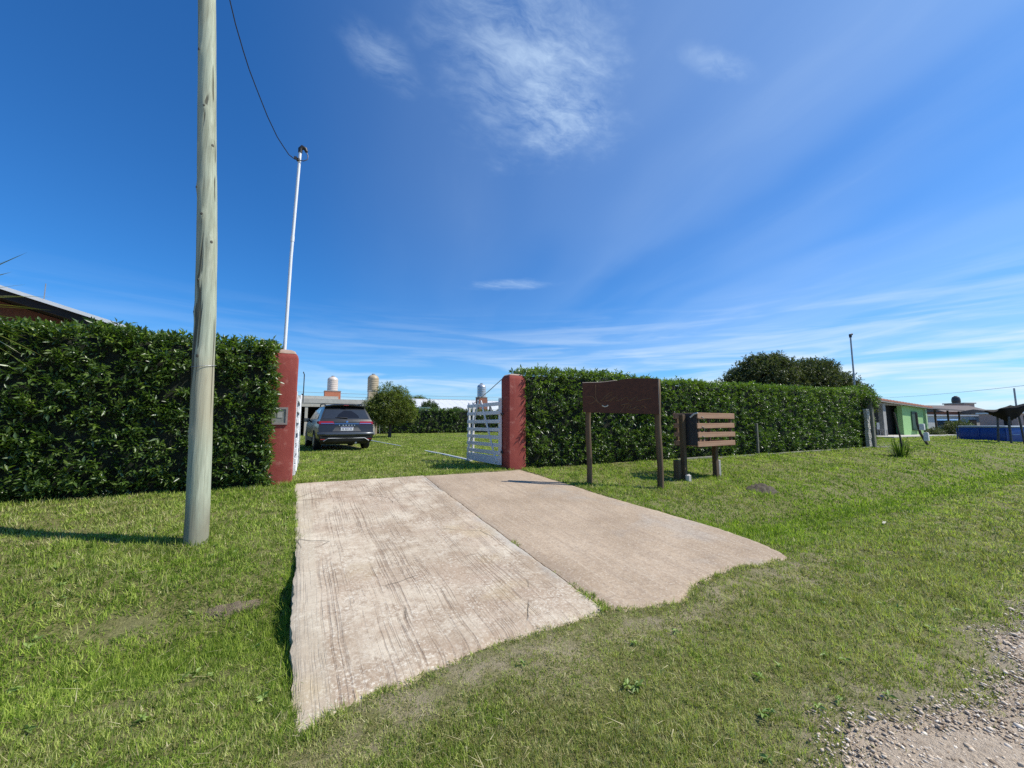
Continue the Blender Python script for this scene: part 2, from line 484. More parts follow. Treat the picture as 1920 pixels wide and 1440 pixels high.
M_TREE_OLIVE = leaf_material('olive_leaf', (0.060, 0.078, 0.017), (0.15, 0.18, 0.042), (0.28, 0.30, 0.09), 0.5, 0.35, 0.36)
M_TREE_DARK = leaf_material('dull_leaf', (0.045, 0.056, 0.024), (0.10, 0.115, 0.048), (0.18, 0.19, 0.085), 0.5, 0.35, 0.2)
M_TREE_MID = leaf_material('mid_leaf', (0.03, 0.052, 0.012), (0.07, 0.105, 0.025), (0.13, 0.17, 0.05), 0.5, 0.35, 0.25)
M_SPIKE = leaf_material('spiky_leaf', (0.10, 0.13, 0.03), (0.24, 0.25, 0.09), (0.46, 0.43, 0.24), 0.45, 0.4, 0.2)
M_RUSH = leaf_material('rush_leaf', (0.045, 0.085, 0.014), (0.10, 0.155, 0.03), (0.20, 0.23, 0.07), 0.5, 0.3, 0.25)
M_BRICK = plain('red_brick_wall', (0.30, 0.115, 0.075), (0.42, 0.19, 0.12), 0.9, 20, bmp=0.4)
M_ORANGE = plain('orange_brick', (0.46, 0.15, 0.075), (0.56, 0.22, 0.12), 0.9, 12, bmp=0.3)
M_BRICKWALL = plain('brown_red_wall', (0.19, 0.066, 0.042), (0.25, 0.09, 0.055), 0.9, 14, bmp=0.3)
M_CREAM = plain('cream_render', (0.48, 0.44, 0.36), (0.58, 0.54, 0.45), 0.9, 6)
M_WHITEWALL = plain('whitewashed_wall', (0.62, 0.61, 0.57), (0.72, 0.71, 0.67), 0.9, 6)
M_GREEN = plain('green_painted_wall', (0.30, 0.54, 0.20), (0.36, 0.60, 0.25), 0.85, 6)
M_GREENDK = plain('green_shutter', (0.022, 0.06, 0.036), (0.035, 0.085, 0.05), 0.6, 6)
M_TILE = plain('clay_tile', (0.33, 0.12, 0.07), (0.50, 0.22, 0.14), 0.9, 5, bmp=0.3, dist=0.02)
M_TANK_W = plain('white_tank_plastic', (0.60, 0.50, 0.41), (0.68, 0.58, 0.49), 0.45, 6, bmp=0.0)
M_TANK_B = plain('beige_tank_plastic', (0.40, 0.31, 0.19), (0.50, 0.40, 0.26), 0.5, 6, bmp=0.0)
M_TANK_G = plain('grey_steel_tank', (0.44, 0.46, 0.47), (0.56, 0.58, 0.60), 0.35, 6, metal=0.5, bmp=0.0)
M_SHEET = plain('white_metal_sheet', (0.58, 0.59, 0.58), (0.68, 0.69, 0.68), 0.5, 3, bmp=0.0)
M_ROOFWHITE = plain('white_roof_edge', (0.72, 0.72, 0.70), (0.80, 0.80, 0.79), 0.5, 5, bmp=0.0)
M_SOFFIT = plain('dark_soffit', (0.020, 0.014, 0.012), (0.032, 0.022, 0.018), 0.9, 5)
M_INTERIOR_SHADE = plain('painted_interior_shade', (0.006, 0.006, 0.006), (0.010, 0.010, 0.009), 0.9, 5)  # near-black colour stands in for shade inside openings
M_POOL = plain('blue_pool_vinyl', (0.012, 0.065, 0.29), (0.02, 0.09, 0.36), 0.4, 3, bmp=0.3, dist=0.03)
M_POOLRIM = plain('pool_rim', (0.25, 0.33, 0.38), (0.34, 0.42, 0.47), 0.5, 5, bmp=0.0)
M_TARP = plain('black_tarpaulin', (0.008, 0.008, 0.010), (0.015, 0.015, 0.017), 0.75, 4, spec=0.15, bmp=0.3, dist=0.03)
M_LIGHTBLUE = plain('light_blue_plastic', (0.26, 0.42, 0.62), (0.36, 0.54, 0.72), 0.5, 4, bmp=0.0)
M_SHADECLOTH = plain('dark_shade_cloth', (0.045, 0.040, 0.034), (0.085, 0.075, 0.062), 0.9, 4)
M_TEAL = plain('teal_sheet', (0.16, 0.27, 0.25), (0.24, 0.36, 0.33), 0.7, 4, bmp=0.0)
M_PINK = plain('pink_render', (0.48, 0.33, 0.29), (0.58, 0.42, 0.37), 0.9, 5)
M_GREYROOF = plain('grey_brown_roof', (0.12, 0.10, 0.09), (0.20, 0.165, 0.14), 0.9, 4)
M_CARPAINT = plain('dark_grey_car_paint', (0.019, 0.019, 0.018), (0.024, 0.024, 0.023), 0.34, 3, metal=0.0, bmp=0.0, coat=0.35)
M_CARGLASS = plain('tinted_glass', (0.030, 0.033, 0.036), (0.036, 0.039, 0.042), 0.06, 3, spec=0.9, bmp=0.0)
M_CARBLACK = plain('black_car_plastic', (0.010, 0.010, 0.011), (0.016, 0.016, 0.017), 0.55, 9, bmp=0.0)
M_CHROME = plain('chrome', (0.62, 0.63, 0.64), (0.7, 0.7, 0.7), 0.18, 9, metal=1.0, bmp=0.0)
M_TAIL = plain('red_lamp_lens', (0.28, 0.012, 0.014), (0.36, 0.02, 0.02), 0.12, 9, spec=0.8, bmp=0.0)
M_TYRE = plain('tyre_rubber', (0.014, 0.014, 0.014), (0.022, 0.022, 0.021), 0.85, 20)
M_PLATE = plain('white_plate', (0.72, 0.73, 0.74), (0.78, 0.78, 0.79), 0.4, 9, bmp=0.0)
M_SILVERCAR = plain('silver_car_paint', (0.46, 0.48, 0.49), (0.52, 0.54, 0.55), 0.3, 3, metal=0.4, bmp=0.0, coat=0.6)

# ------------------------------------------------------------------ mesh helpers


def raw_mesh(name, V, tris=None, quads=None, attrs=None):
    """Mesh from numpy arrays (all triangles or all quads)."""
    me = bpy.data.meshes.new(name)
    F = tris if tris is not None else quads
    k = F.shape[1]
    me.vertices.add(len(V))
    me.vertices.foreach_set('co', np.ascontiguousarray(V, dtype=np.float32).ravel())
    me.loops.add(F.size)
    me.loops.foreach_set('vertex_index', np.ascontiguousarray(F, dtype=np.int32).ravel())
    me.polygons.add(len(F))
    me.polygons.foreach_set('loop_start', np.arange(0, F.size, k, dtype=np.int32))
    me.update(calc_edges=True)
    for nm, arr in (attrs or {}).items():
        a = me.attributes.new(nm, 'FLOAT', 'POINT')
        a.data.foreach_set('value', np.ascontiguousarray(arr, dtype=np.float32))
    return me


def link(name, me, mat, parent=None, loc=(0, 0, 0), smooth=False):
    if mat is not None:
        me.materials.append(mat)
    if smooth:
        me.polygons.foreach_set('use_smooth', np.ones(len(me.polygons), dtype=bool))
    o = bpy.data.objects.new(name, me)
    COL.objects.link(o)
    o.location = loc
    if parent is not None:
        o.parent = parent
    return o


def tag(o, label=None, cat=None, group=None, kind=None):
    if label:
        o['label'] = label
    if cat:
        o['category'] = cat
    if group:
        o['group'] = group
    if kind:
        o['kind'] = kind
    return o


def root(name, label, cat, loc=(0, 0, 0), rz=0.0, group=None):
    o = bpy.data.objects.new(name, None)
    COL.objects.link(o)
    o.location = loc
    o.rotation_euler = (0, 0, rz)
    o.empty_display_size = 0.2
    return tag(o, label, cat, group)


class MB:
    """Collects simple shapes into one mesh. off is subtracted so that parts can be written in world coordinates."""
    def __init__(self, off=(0, 0, 0)):
        self.v = []
        self.f = []
        self.off = Vector(off)

    def add(self, vs, fs):
        n = len(self.v)
        self.v += [Vector(p) - self.off for p in vs]
        self.f += [tuple(i + n for i in f) for f in fs]
        return self

    def box(self, c, s, rz=0.0, rx=0.0, ry=0.0, bev=0.0):
        M = Matrix.Translation(c) @ Matrix.Rotation(rz, 4, 'Z') @ Matrix.Rotation(ry, 4, 'Y') @ Matrix.Rotation(rx, 4, 'X')
        hx, hy, hz = s[0] / 2, s[1] / 2, s[2] / 2
        if bev <= 0:
            vs = [(x, y, z) for z in (-hz, hz) for x, y in ((-hx, -hy), (hx, -hy), (hx, hy), (-hx, hy))]
            fs = [(3, 2, 1, 0), (4, 5, 6, 7), (0, 1, 5, 4), (1, 2, 6, 5), (2, 3, 7, 6), (3, 0, 4, 7)]
        else:
            b = min(bev, hx * .9, hy * .9, hz * .9)
            ring = lambda ix, iy: [(-hx + ix, -hy + iy + b), (-hx + ix + b, -hy + iy), (hx - ix - b, -hy + iy), (hx - ix, -hy + iy + b),
                                   (hx - ix, hy - iy - b), (hx - ix - b, hy - iy), (-hx + ix + b, hy - iy), (-hx + ix, hy - iy - b)]
            vs = []
            for z, i in ((-hz, b), (-hz + b, 0), (hz - b, 0), (hz, b)):
                i2 = i * 0.9
                vs += [(x, y, z) for x, y in ring(i2, i2)]
            fs = [tuple(range(7, -1, -1)), tuple(range(24, 32))]
            for r in range(3):
                for k in range(8):
                    a = r * 8 + k
                    c2 = r * 8 + (k + 1) % 8
                    fs.append((a, c2, c2 + 8, a + 8))
        return self.add([M @ Vector(p) for p in vs], fs)

    def tube(self, path, rad, seg=8, caps=True):
        path = [Vector(p) for p in path]
        n = len(path)
        rad = rad if hasattr(rad, '__len__') else [rad] * n
        vs, fs = [], []
        ref = Vector((0, 0, 1))
        t0 = (path[1] - path[0]).normalized()
        if abs(t0.dot(ref)) > 0.9:
            ref = Vector((1, 0, 0))
        u = t0.cross(ref).normalized()
        for i, p in enumerate(path):
            t = (path[min(i + 1, n - 1)] - path[max(i - 1, 0)]).normalized()
            u = (u - t * u.dot(t)).normalized()
            w = t.cross(u)
            for k in range(seg):
                a = 2 * math.pi * k / seg
                vs.append(p + (u * math.cos(a) + w * math.sin(a)) * rad[i])
        for i in range(n - 1):
            for k in range(seg):
                a, b = i * seg + k, i * seg + (k + 1) % seg
                fs.append((a, b, b + seg, a + seg))
        if caps:
            fs.append(tuple(range(seg - 1, -1, -1)))
            fs.append(tuple(range((n - 1) * seg, n * seg)))
        return self.add(vs, fs)

    def lathe(self, c, prof, seg=20):
        """prof: list of (radius, z)."""
        c = Vector(c)
        vs, fs = [], []
        for r, z in prof:
            for k in range(seg):
                a = 2 * math.pi * k / seg
                vs.append(c + Vector((r * math.cos(a), r * math.sin(a), z)))
        for i in range(len(prof) - 1):
            for k in range(seg):
                a, b = i * seg + k, i * seg + (k + 1) % seg
                fs.append((a, b, b + seg, a + seg))
        fs.append(tuple(range(seg - 1, -1, -1)))
        fs.append(tuple(range((len(prof) - 1) * seg, len(prof) * seg)))
        return self.add(vs, fs)

    def prism(self, poly, d, frame=None):
        """poly of (a, b) extruded along the frame's third axis by d; frame = (origin, ax, ay, az)."""
        o, ax, ay, az = [Vector(q) for q in (frame or ((0, 0, 0), (1, 0, 0), (0, 0, 1), (0, -1, 0)))]
        n = len(poly)
        vs = [o + ax * a + ay * b for a, b in poly] + [o + ax * a + ay * b + az * d for a, b in poly]
        fs = [tuple(range(n - 1, -1, -1)), tuple(range(n, 2 * n))]
        fs += [(i, (i + 1) % n, (i + 1) % n + n, i + n) for i in range(n)]
        return self.add(vs, fs)

    def build(self, name, mat, parent=None, smooth=False, loc=(0, 0, 0), fix=True):
        me = bpy.data.meshes.new(name)
        me.from_pydata([tuple(v) for v in self.v], [], self.f)
        if fix:
            bm = bmesh.new()
            bm.from_mesh(me)
            bmesh.ops.recalc_face_normals(bm, faces=bm.faces)
            bm.to_mesh(me)
            bm.free()
        o = link(name, me, mat, parent, loc)
        if smooth:
            for p in me.polygons:
                p.use_smooth = True
            if smooth != 'all':
                me.set_sharp_from_angle(angle=R(40))
        return o


def copy_tree(o, parent=None):
    c = o.copy()
    COL.objects.link(c)
    c.parent = parent
    for ch in list(o.children):
        copy_tree(ch, c)
    return c


def sn(x, y, s=1.0, k=0.0):
    """Smooth pseudo-noise in about -1..1, numpy friendly."""
    return (np.sin(x * 1.7 * s + 1.3 + k + 1.1 * np.sin(y * 0.9 * s + k)) + np.sin(y * 2.3 * s + 0.7 - k + 1.3 * np.sin(x * 1.3 * s + 2.1 * k))
            + 0.6 * np.sin((x + y) * 4.1 * s + k * 3) + 0.6 * np.sin((x * 0.8 - y) * 5.3 * s - k)) / 3.2


def smooth01(x, a, b):
    t = np.clip((np.asarray(x, float) - a) / (b - a), 0, 1)
    return t * t * (3 - 2 * t)

# ------------------------------------------------------------------ terrain
PROF_Y = np.array([-60, 0.8, 1.3, 2.4, 2.9, 3.2, 3.6, 3.95, 4.3, 4.8, 5.4, 6.0, 6.8, 7.5, 9.0, 12.0, 15.0, 900])
PROF_Z = np.array([-.5, -.5, -.475, -.468, -.475, -.515, -.575, -.51, -.36, -.262, -.20, -.145, -.068, 0, .01, .07, .10, .10])
_yy = np.linspace(-60, 60, 6001)
_zz = np.convolve(np.pad(np.interp(_yy, PROF_Y, PROF_Z), 10, mode='edge'), np.ones(21) / 21, mode='valid')


def slab_z(Y):
    return np.interp(Y, [2.2, 7.7], [-.47, .02])


LEFT_Y = [2.2, 2.32, 2.8, 3.65, 4.23, 5.11, 6.2, 7.8]
LEFT_X = [.05, .05, .04, .03, .05, .045, .02, -.01]
RIGHT_Y = [2.2, 2.54, 3.0, 3.51, 4.17, 5.57, 7.08, 7.7]
RIGHT_X = [4.8, 4.87, 5.0, 5.0, 4.86, 4.63, 4.48, 4.34]
FRONT_X = [0.0, .18, .45, .62, .92, 1.33, 1.75, 2.2, 2.28, 2.4, 2.9, 3.28, 4.01, 4.5, 4.9, 5.2]
FRONT_Y = [2.16, 2.29, 2.38, 2.37, 2.45, 2.52, 2.50, 2.53, 2.52, 2.46, 2.31, 2.49, 2.59, 2.52, 2.50, 2.5]
BACK_Y = 7.66


def in_drive(X, Y, m=0.0):
    """True inside the driveway outline shrunk by m."""
    return ((X > np.interp(Y, LEFT_Y, LEFT_X) + m) & (X < np.interp(Y, RIGHT_Y, RIGHT_X) - m)
            & (Y > np.interp(X, FRONT_X, FRONT_Y) + m) & (Y < BACK_Y + 0.04 - m))


def ground_z(X, Y, rough=True):
    X = np.asarray(X, float)
    Y = np.asarray(Y, float)
    z = np.where(np.abs(Y) < 59, np.interp(Y, _yy, _zz), np.interp(Y, PROF_Y, PROF_Z))
    if rough:
        near = np.clip(1.2 - np.hypot(X, Y) / 60.0, 0.15, 1)
        z = z + near * (0.018 * sn(X, Y, 0.9, 0.3) + 0.010 * sn(X, Y, 2.7, 1.9)) * np.where(Y > 1.2, 1, 0.4)
    # close to the slab the turf meets it, except at the swale
    inside = in_drive(X, Y, 0.05)
    z = np.where(inside, np.minimum(z, slab_z(Y) - 0.09), z)
    return z


def axis(fine_a, fine_b, step, lo, hi, grow=1.13):
    a = list(np.arange(fine_a, fine_b + 1e-6, step))
    s = step
    x = fine_b
    while x < hi:
        s *= grow
        x += s
        a.append(min(x, hi))
    s = step
    x = fine_a
    while x > lo:
        s *= grow
        x -= s
        a.insert(0, max(x, lo))
    return np.array(a)


gx = axis(-5.0, 12.0, 0.07, -900, 900)
gy = axis(-0.5, 9.5, 0.07, -300, 1200)
GX, GY = np.meshgrid(gx, gy, indexing='ij')
GZ = ground_z(GX, GY)
nx, ny = GX.shape
idx = np.arange(nx * ny).reshape(nx, ny)
quads = np.stack([idx[:-1, :-1], idx[1:, :-1], idx[1:, 1:], idx[:-1, 1:]], -1).reshape(-1, 4)
lawn = link('lawn_ground', raw_mesh('lawn_ground', np.stack([GX, GY, GZ], -1).reshape(-1, 3), quads=quads), M_LAWN, smooth=True)
tag(lawn, kind='structure')


# ------------------------------------------------------------------ driveway of two concrete slabs
def slab(name, xl, xr, mat, parent, dzoff, nu=60, nv=110):
    u = np.linspace(0, 1, nu)
    v = np.linspace(0, 1, nv)
    U, V = np.meshgrid(u, v, indexing='ij')
    X0 = xl(np.full_like(U, 2.5)) * (1 - U) + xr(np.full_like(U, 2.5)) * U
    yf = np.interp(X0, FRONT_X, FRONT_Y) + 0.025 * sn(X0 * 9, X0 * 4) + 0.012 * sn(X0 * 31, X0 * 17)
    Y = yf + (BACK_Y - yf) * V
    X = xl(Y) * (1 - U) + xr(Y) * U
    X = X + (0.012 * sn(Y * 7, X) + 0.012 * sn(Y * 29, X * 3) + 0.008 * sn(Y * 63, X)) * (np.abs(U - .5) > .49) * np.where((U > .5) == (dzoff < 0), 1, .35)
    Z = slab_z(Y) + dzoff + 0.006 * sn(X, Y, 1.6, 0.5) + 0.004 * sn(X * 3, Y, 2.0, 1)
    edge = np.minimum(np.minimum(U, 1 - U) * (nu - 1), np.minimum(V, 1 - V) * (nv - 1))
    Z = Z - np.where(edge < 0.5, 0.012, 0) - 0.03 * np.exp(-(Y - yf) / 0.05)
    top = np.stack([X, Y, Z], -1).reshape(-1, 3)
    id_ = np.arange(nu * nv).reshape(nu, nv)
    q = np.stack([id_[:-1, :-1], id_[1:, :-1], id_[1:, 1:], id_[:-1, 1:]], -1).reshape(-1, 4)
    loop = np.concatenate([id_[:, 0], id_[-1, 1:], id_[-2::-1, -1], id_[0, -2:0:-1]])
    low = top[loop].copy()
    low[:, 2] -= 0.34
    low[:, :2] += 0.01 * rng.standard_normal((len(loop), 2))
    n0 = len(top)
    m = len(loop)
    k = np.arange(m)
    side = np.stack([loop[k], n0 + k, n0 + (k + 1) % m, loop[(k + 1) % m]], -1)
    V_ = np.concatenate([top, low])
    me = raw_mesh(name, V_, quads=np.concatenate([q, side]))
    bm = bmesh.new()
    bm.from_mesh(me)
    bmesh.ops.recalc_face_normals(bm, faces=bm.faces)
    bm.to_mesh(me)
    bm.free()
    o = link(name, me, mat, parent)
    for p in me.polygons:
        p.use_smooth = True
    me.set_sharp_from_angle(angle=R(45))
    return o


drive = bpy.data.objects.new('driveway', None)
COL.objects.link(drive)
tag(drive, kind='structure')
joint = lambda Y: 2.205 + 0.012 * sn(Y * 1.5, Y) + 0.03 * (Y < 2.9) * (2.9 - Y)
slab('concrete_slab', lambda Y: np.interp(Y, LEFT_Y, LEFT_X), lambda Y: joint(Y) - 0.012, M_SLAB1, drive, 0.0)
slab('concrete_slab', lambda Y: joint(Y) + 0.014, lambda Y: np.interp(Y, RIGHT_Y, RIGHT_X), M_SLAB2, drive, -0.012)


# ------------------------------------------------------------------ dirt road at the lower right
def road_edge(X):
    return 0.90 + 0.16 * sn(X * 1.3, X * 0.4, 1.0, 0.8) + 0.07 * sn(X * 5, X * 2) + 0.03 * sn(X * 17, X * 9)


rx = axis(-2.0, 9.0, 0.05, -250, 250)
rows = np.concatenate([np.linspace(0, 1, 26) ** 1.5 * 1.6, [2.2, 3.2, 5.0]])
RX, RR = np.meshgrid(rx, rows, indexing='ij')
RY = road_edge(RX) - RR
RZ = ground_z(RX, RY) + 0.004 + 0.012 * smooth01(RR, 0, 0.2) + 0.010 * sn(RX * 4, RY * 4, 1, 2) * (RR > 0.1)
id_ = np.arange(RX.size).reshape(RX.shape)
q = np.stack([id_[:-1, :-1], id_[:-1, 1:], id_[1:, 1:], id_[1:, :-1]], -1).reshape(-1, 4)
road = link('dirt_road', raw_mesh('dirt_road', np.stack([RX, RY, RZ], -1).reshape(-1, 3), quads=q), M_ROAD, smooth=True)
tag(road, kind='structure')


def stones(n, xs, ys, name, parent=None):
    t = (1 + 5 ** .5) / 2
    ico = np.array([(-1, t, 0), (1, t, 0), (-1, -t, 0), (1, -t, 0), (0, -1, t), (0, 1, t), (0, -1, -t), (0, 1, -t), (t, 0, -1), (t, 0, 1), (-t, 0, -1), (-t, 0, 1)]) / 1.9
    F = np.array([(0, 11, 5), (0, 5, 1), (0, 1, 7), (0, 7, 10), (0, 10, 11), (1, 5, 9), (5, 11, 4), (11, 10, 2), (10, 7, 6), (7, 1, 8), (3, 9, 4), (3, 4, 2), (3, 2, 6), (3, 6, 8), (3, 8, 9), (4, 9, 5), (2, 4, 11), (6, 2, 10), (8, 6, 7), (9, 8, 1)])
    X, Y = xs, ys
    n = len(X)
    S = 0.0025 + 0.009 * rng.random(n) ** 3.0 + (rng.random(n) < 0.008) * 0.012
    V = ico[None] * (0.5 + 0.9 * rng.random((n, 12, 1)))
    V = V * (S[:, None, None] * (0.7 + 0.6 * rng.random((n, 1, 3))))
    V[:, :, 2] *= 0.55
    Z = ground_z(X, Y) + 0.012 + S * 0.15
    V += np.stack([X, Y, Z], -1)[:, None]
    Fa = (F[None] + (np.arange(n) * 12)[:, None, None]).reshape(-1, 3)
    o = link(name, raw_mesh(name, V.reshape(-1, 3), tris=Fa, attrs={'rnd': np.repeat(rng.random(n), 12)}), M_STONE)
    return o


ns = 26000
sx = 1.7 + 4.9 * rng.random(ns)
sy = road_edge(sx) + 0.16 * rng.random(ns) - 0.95 * rng.random(ns) ** 0.9
g = stones(ns, sx, sy, 'road_gravel')
tag(g, 'loose gravel and small stones scattered over the dirt road', 'gravel', kind='stuff')


# ------------------------------------------------------------------ grass blades
def grass_blades(nt, per):
    """Tussocks of a few blades each; finer near the camera position, coarser far off."""
    th = math.pi / 2 - YAW + (rng.random(nt) - 0.5) * R(122)
    d = 1.25 * (52 / 1.25) ** (rng.random(nt))
    X = d * np.cos(th)
    Y = d * np.sin(th)
    road_in = road_edge(X) - Y
    e = rng.random(nt)
    ragged = 0.012 + 0.02 * e + (Y < 3.0) * np.clip(0.06 + 0.10 * sn(X * 2.2, X * 3.1, 1, 1.5), 0, .2) * np.sqrt(e)
    keep = ~in_drive(X, Y, ragged)
    keep &= (road_in < 0) | (e < 0.5 * np.exp(-np.clip(road_in, 0, 9) / 0.16))
    wear = smooth01(road_in, -0.50, 0.10)
    patch = sn(X * 2.1, Y * 2.4, 1, 3.7) + 0.5 * sn(X * 6, Y * 6, 1, 1.1)
    keep &= rng.random(nt) > np.clip(0.75 * wear * (0.7 + 0.6 * patch), 0, .95)
    # thin, worn turf in front of the slabs and along the swale shoulder
    front = np.exp(-((Y - np.interp(X, FRONT_X, FRONT_Y) + 0.16) / 0.16) ** 2) * (X > 0) * (X < 5.2)
    thin = np.clip(front * (0.5 + 0.5 * patch), 0, .75)
    swale = np.exp(-((Y - 4.05 - 0.1 * sn(X * 2, X)) / 0.13) ** 2) * (X < 0.1)
    bare = np.clip(0.9 * swale * (0.3 + sn(X * 1.6, Y * 2, 1, 4.2)), 0, .9)
    line2 = np.exp(-((Y - 3.05 - 0.10 * X) / 0.07) ** 2) * (X < -0.15) * (X > -1.6)
    bare = np.maximum(bare, 0.55 * line2)
    keep &= rng.random(nt) > np.maximum(thin, bare)
    keep &= ~((Y > 7.62) & (Y < 8.5) & ((X < -0.02) | ((X > 4.12) & (X < 22.6))))
    keep &= ~((np.abs(X - 1.4) < .8) & (Y > 15.3) & (Y < 19))
    X, Y, d, wear, front = X[keep], Y[keep], d[keep], wear[keep], front[keep]
    nt = len(X)
    far = np.maximum(1.0, d / 3.0)
    le = np.interp(Y, LEFT_Y, LEFT_X) - X
    ledge = np.exp(-np.clip(le, 0, 9) / 0.09) * (X < 0.3) * (Y > 2.2) * (Y < 7.6)
    sw = np.exp(-((Y - 3.6) / 0.40) ** 2)
    lush = np.clip(sw * 0.8 + ledge * 0.5 + np.exp(-((X - 8.9) / .9) ** 2 - ((Y - 4.25) / .3) ** 2), 0, 1)
    ht = (0.65 + 0.7 * rng.random(nt)) * (1 + 0.35 * sn(X * 1.1, Y * 1.3, 1, 2)) * np.minimum(far, 1.6)
    ht *= 1 + 1.2 * ledge * rng.random(nt) + 0.6 * sw * rng.random(nt) + 1.4 * sw * ledge * rng.random(nt)
    ht *= 1 - 0.35 * wear - 0.3 * front
    dryf = np.clip(0.30 + 0.30 * sn(X * 0.8, Y * 0.8, 1, 3.3) + (0.26 + 0.22 * smooth01(3.2 - Y, 0, 1)) * sn(X * 2.6, Y * 2.3, 1, .4) + 0.62 * smooth01(3.0 - Y, 0, 1.5) * smooth01(X, -.2, 1.2) + 0.12 * smooth01(2.9 - Y, 0, 1.6) + 0.5 * front - 0.55 * lush, 0.02, 0.92)
    t_dry = np.where(rng.random(nt) < dryf * (0.68 + 0.25 * smooth01(2.9 - Y, 0, .8)), 0.35 + 0.65 * rng.random(nt), 0.10 * rng.random(nt) + 0.30 * dryf)
    t_col = np.clip(0.5 + 0.42 * rng.standard_normal(nt) + 0.14 * sn(X * 2, Y * 2, 1, 5), 0, 1)
    t_az = rng.random(nt) * 2 * math.pi
    t_lean = 0.35 + 0.85 * rng.random(nt)
    i = np.repeat(np.arange(nt), per)
    n = len(i)
    sp = 0.014 * far[i]
    bx = X[i] + sp * rng.standard_normal(n)
    by = Y[i] + sp * rng.standard_normal(n)
    h = (0.018 + 0.022 * rng.random(n)) * ht[i]
    w = 0.0050 * far[i] * (0.65 + 0.7 * rng.random(n))
    az = t_az[i] + 0.9 * rng.standard_normal(n)
    lean = np.clip(t_lean[i] + 0.35 * rng.standard_normal(n), 0.05, 1.42)
    straw = rng.random(n) < 0.004
    h = np.where(straw, h * 2.4, h)
    lean = np.where(straw, 1.40, lean)
    dry = np.where(straw, 1.0, np.clip(t_dry[i] + 0.10 * rng.standard_normal(n), 0, 1))
    D = np.stack([np.cos(az) * np.sin(lean), np.sin(az) * np.sin(lean), np.cos(lean)], -1)
    side = az + math.pi / 2 + 0.7 * rng.standard_normal(n)
    T = np.stack([np.cos(side), np.sin(side), np.zeros(n)], -1)
    B = np.stack([bx, by, ground_z(bx, by) - 0.003 + straw * 0.022], -1)
    tip = B + D * h[:, None]
    V = np.stack([B - T * (w / 2)[:, None], B + T * (w / 2)[:, None], tip], 1).reshape(-1, 3)
    rr = np.clip(t_col[i] + 0.10 * rng.standard_normal(n), 0, 1)
    return raw_mesh('grass', V, tris=np.arange(n * 3).reshape(-1, 3), attrs={'rnd': np.repeat(rr, 3), 'dry': np.repeat(dry, 3)})


gr = link('lawn_grass', grass_blades(190000, 8), M_GRASS)
tag(gr, 'short mown grass with dry patches covering the verge and lawn', 'grass', kind='stuff')


def tuft_mesh(n, spread, h0, h1, w, lean0=0.1, lean1=0.7):
    a = rng.random(n) * 2 * math.pi
    rr = spread * np.sqrt(rng.random(n))
    B = np.stack([rr * np.cos(a), rr * np.sin(a), np.zeros(n) - 0.005], -1)
    az = a + 0.8 * rng.standard_normal(n)
    lean = lean0 + (lean1 - lean0) * rng.random(n)
    h = h0 + (h1 - h0) * rng.random(n)
    D1 = np.stack([np.cos(az) * np.sin(lean * .5), np.sin(az) * np.sin(lean * .5), np.cos(lean * .5)], -1)
    D2 = np.stack([np.cos(az) * np.sin(lean * 1.4), np.sin(az) * np.sin(lean * 1.4), np.cos(lean * 1.4)], -1)
    T = np.stack([-np.sin(az), np.cos(az), np.zeros(n)], -1) * w / 2
    M = B + D1 * (h * .55)[:, None]
    E = M + D2 * (h * .45)[:, None]
    V = np.stack([B - T, B + T, M - T * .8, M + T * .8, E], 1).reshape(-1, 3)
    F = np.array([(0, 1, 3), (0, 3, 2), (2, 3, 4)])
    F = (F[None] + (np.arange(n) * 5)[:, None, None]).reshape(-1, 3)
    return V, F


# grass growing out of the joint between the slabs
V, F, att = [], [], []
cnt = 0
for (jy, m, hh) in [(2.62, 70, .05), (2.72, 90, .06), (2.82, 80, .05), (2.95, 40, .04), (3.95, 30, .04), (4.02, 35, .05), (3.2, 14, .03), (5.0, 10, .03), (2.56, 90, .05)]:
    v, f = tuft_mesh(m, 0.05, hh * .5, hh * 1.2, 0.005, 0.3, 1.3)
    v = v + np.array([float(joint(np.array(jy))), jy, float(slab_z(jy)) - 0.02])
    V.append(v)
    F.append(f + cnt)
    cnt += len(v)
    att.append(np.repeat(rng.random(m), 5))
me = raw_mesh('joint_grass', np.concatenate(V), tris=np.concatenate(F), attrs={'rnd': np.concatenate(att), 'dry': 0.4 * np.concatenate(att)})
tag(link('joint_grass', me, M_GRASS), 'grass growing out of the joint between the two concrete slabs', 'grass', kind='stuff')

# ------------------------------------------------------------------ hedges


def leaf_cloud(P, A, L, W, fold=0.25, curl=0.0):
    """One folded leaf (two triangles) per point P along the direction A."""
    n = len(P)
    A = A / np.linalg.norm(A, axis=1, keepdims=True)
    up = rng.standard_normal((n, 3)) * 0.55 + np.array([0, 0, 1.0])
    S = np.cross(A, up)
    S /= np.linalg.norm(S, axis=1, keepdims=True) + 1e-9
    N = np.cross(S, A)
    L = L[:, None]
    W = W[:, None]
    mid = P + A * L * 0.45
    b, tip = P, P + A * L - N * L * curl
    l = mid - S * W / 2 + N * W * fold
    r = mid + S * W / 2 + N * W * fold
    V = np.stack([b, r, tip, l], 1).reshape(-1, 3)
    k = np.arange(n) * 4
    F = np.concatenate([np.stack([k, k + 1, k + 2], -1), np.stack([k, k + 2, k + 3], -1)])
    return V, F


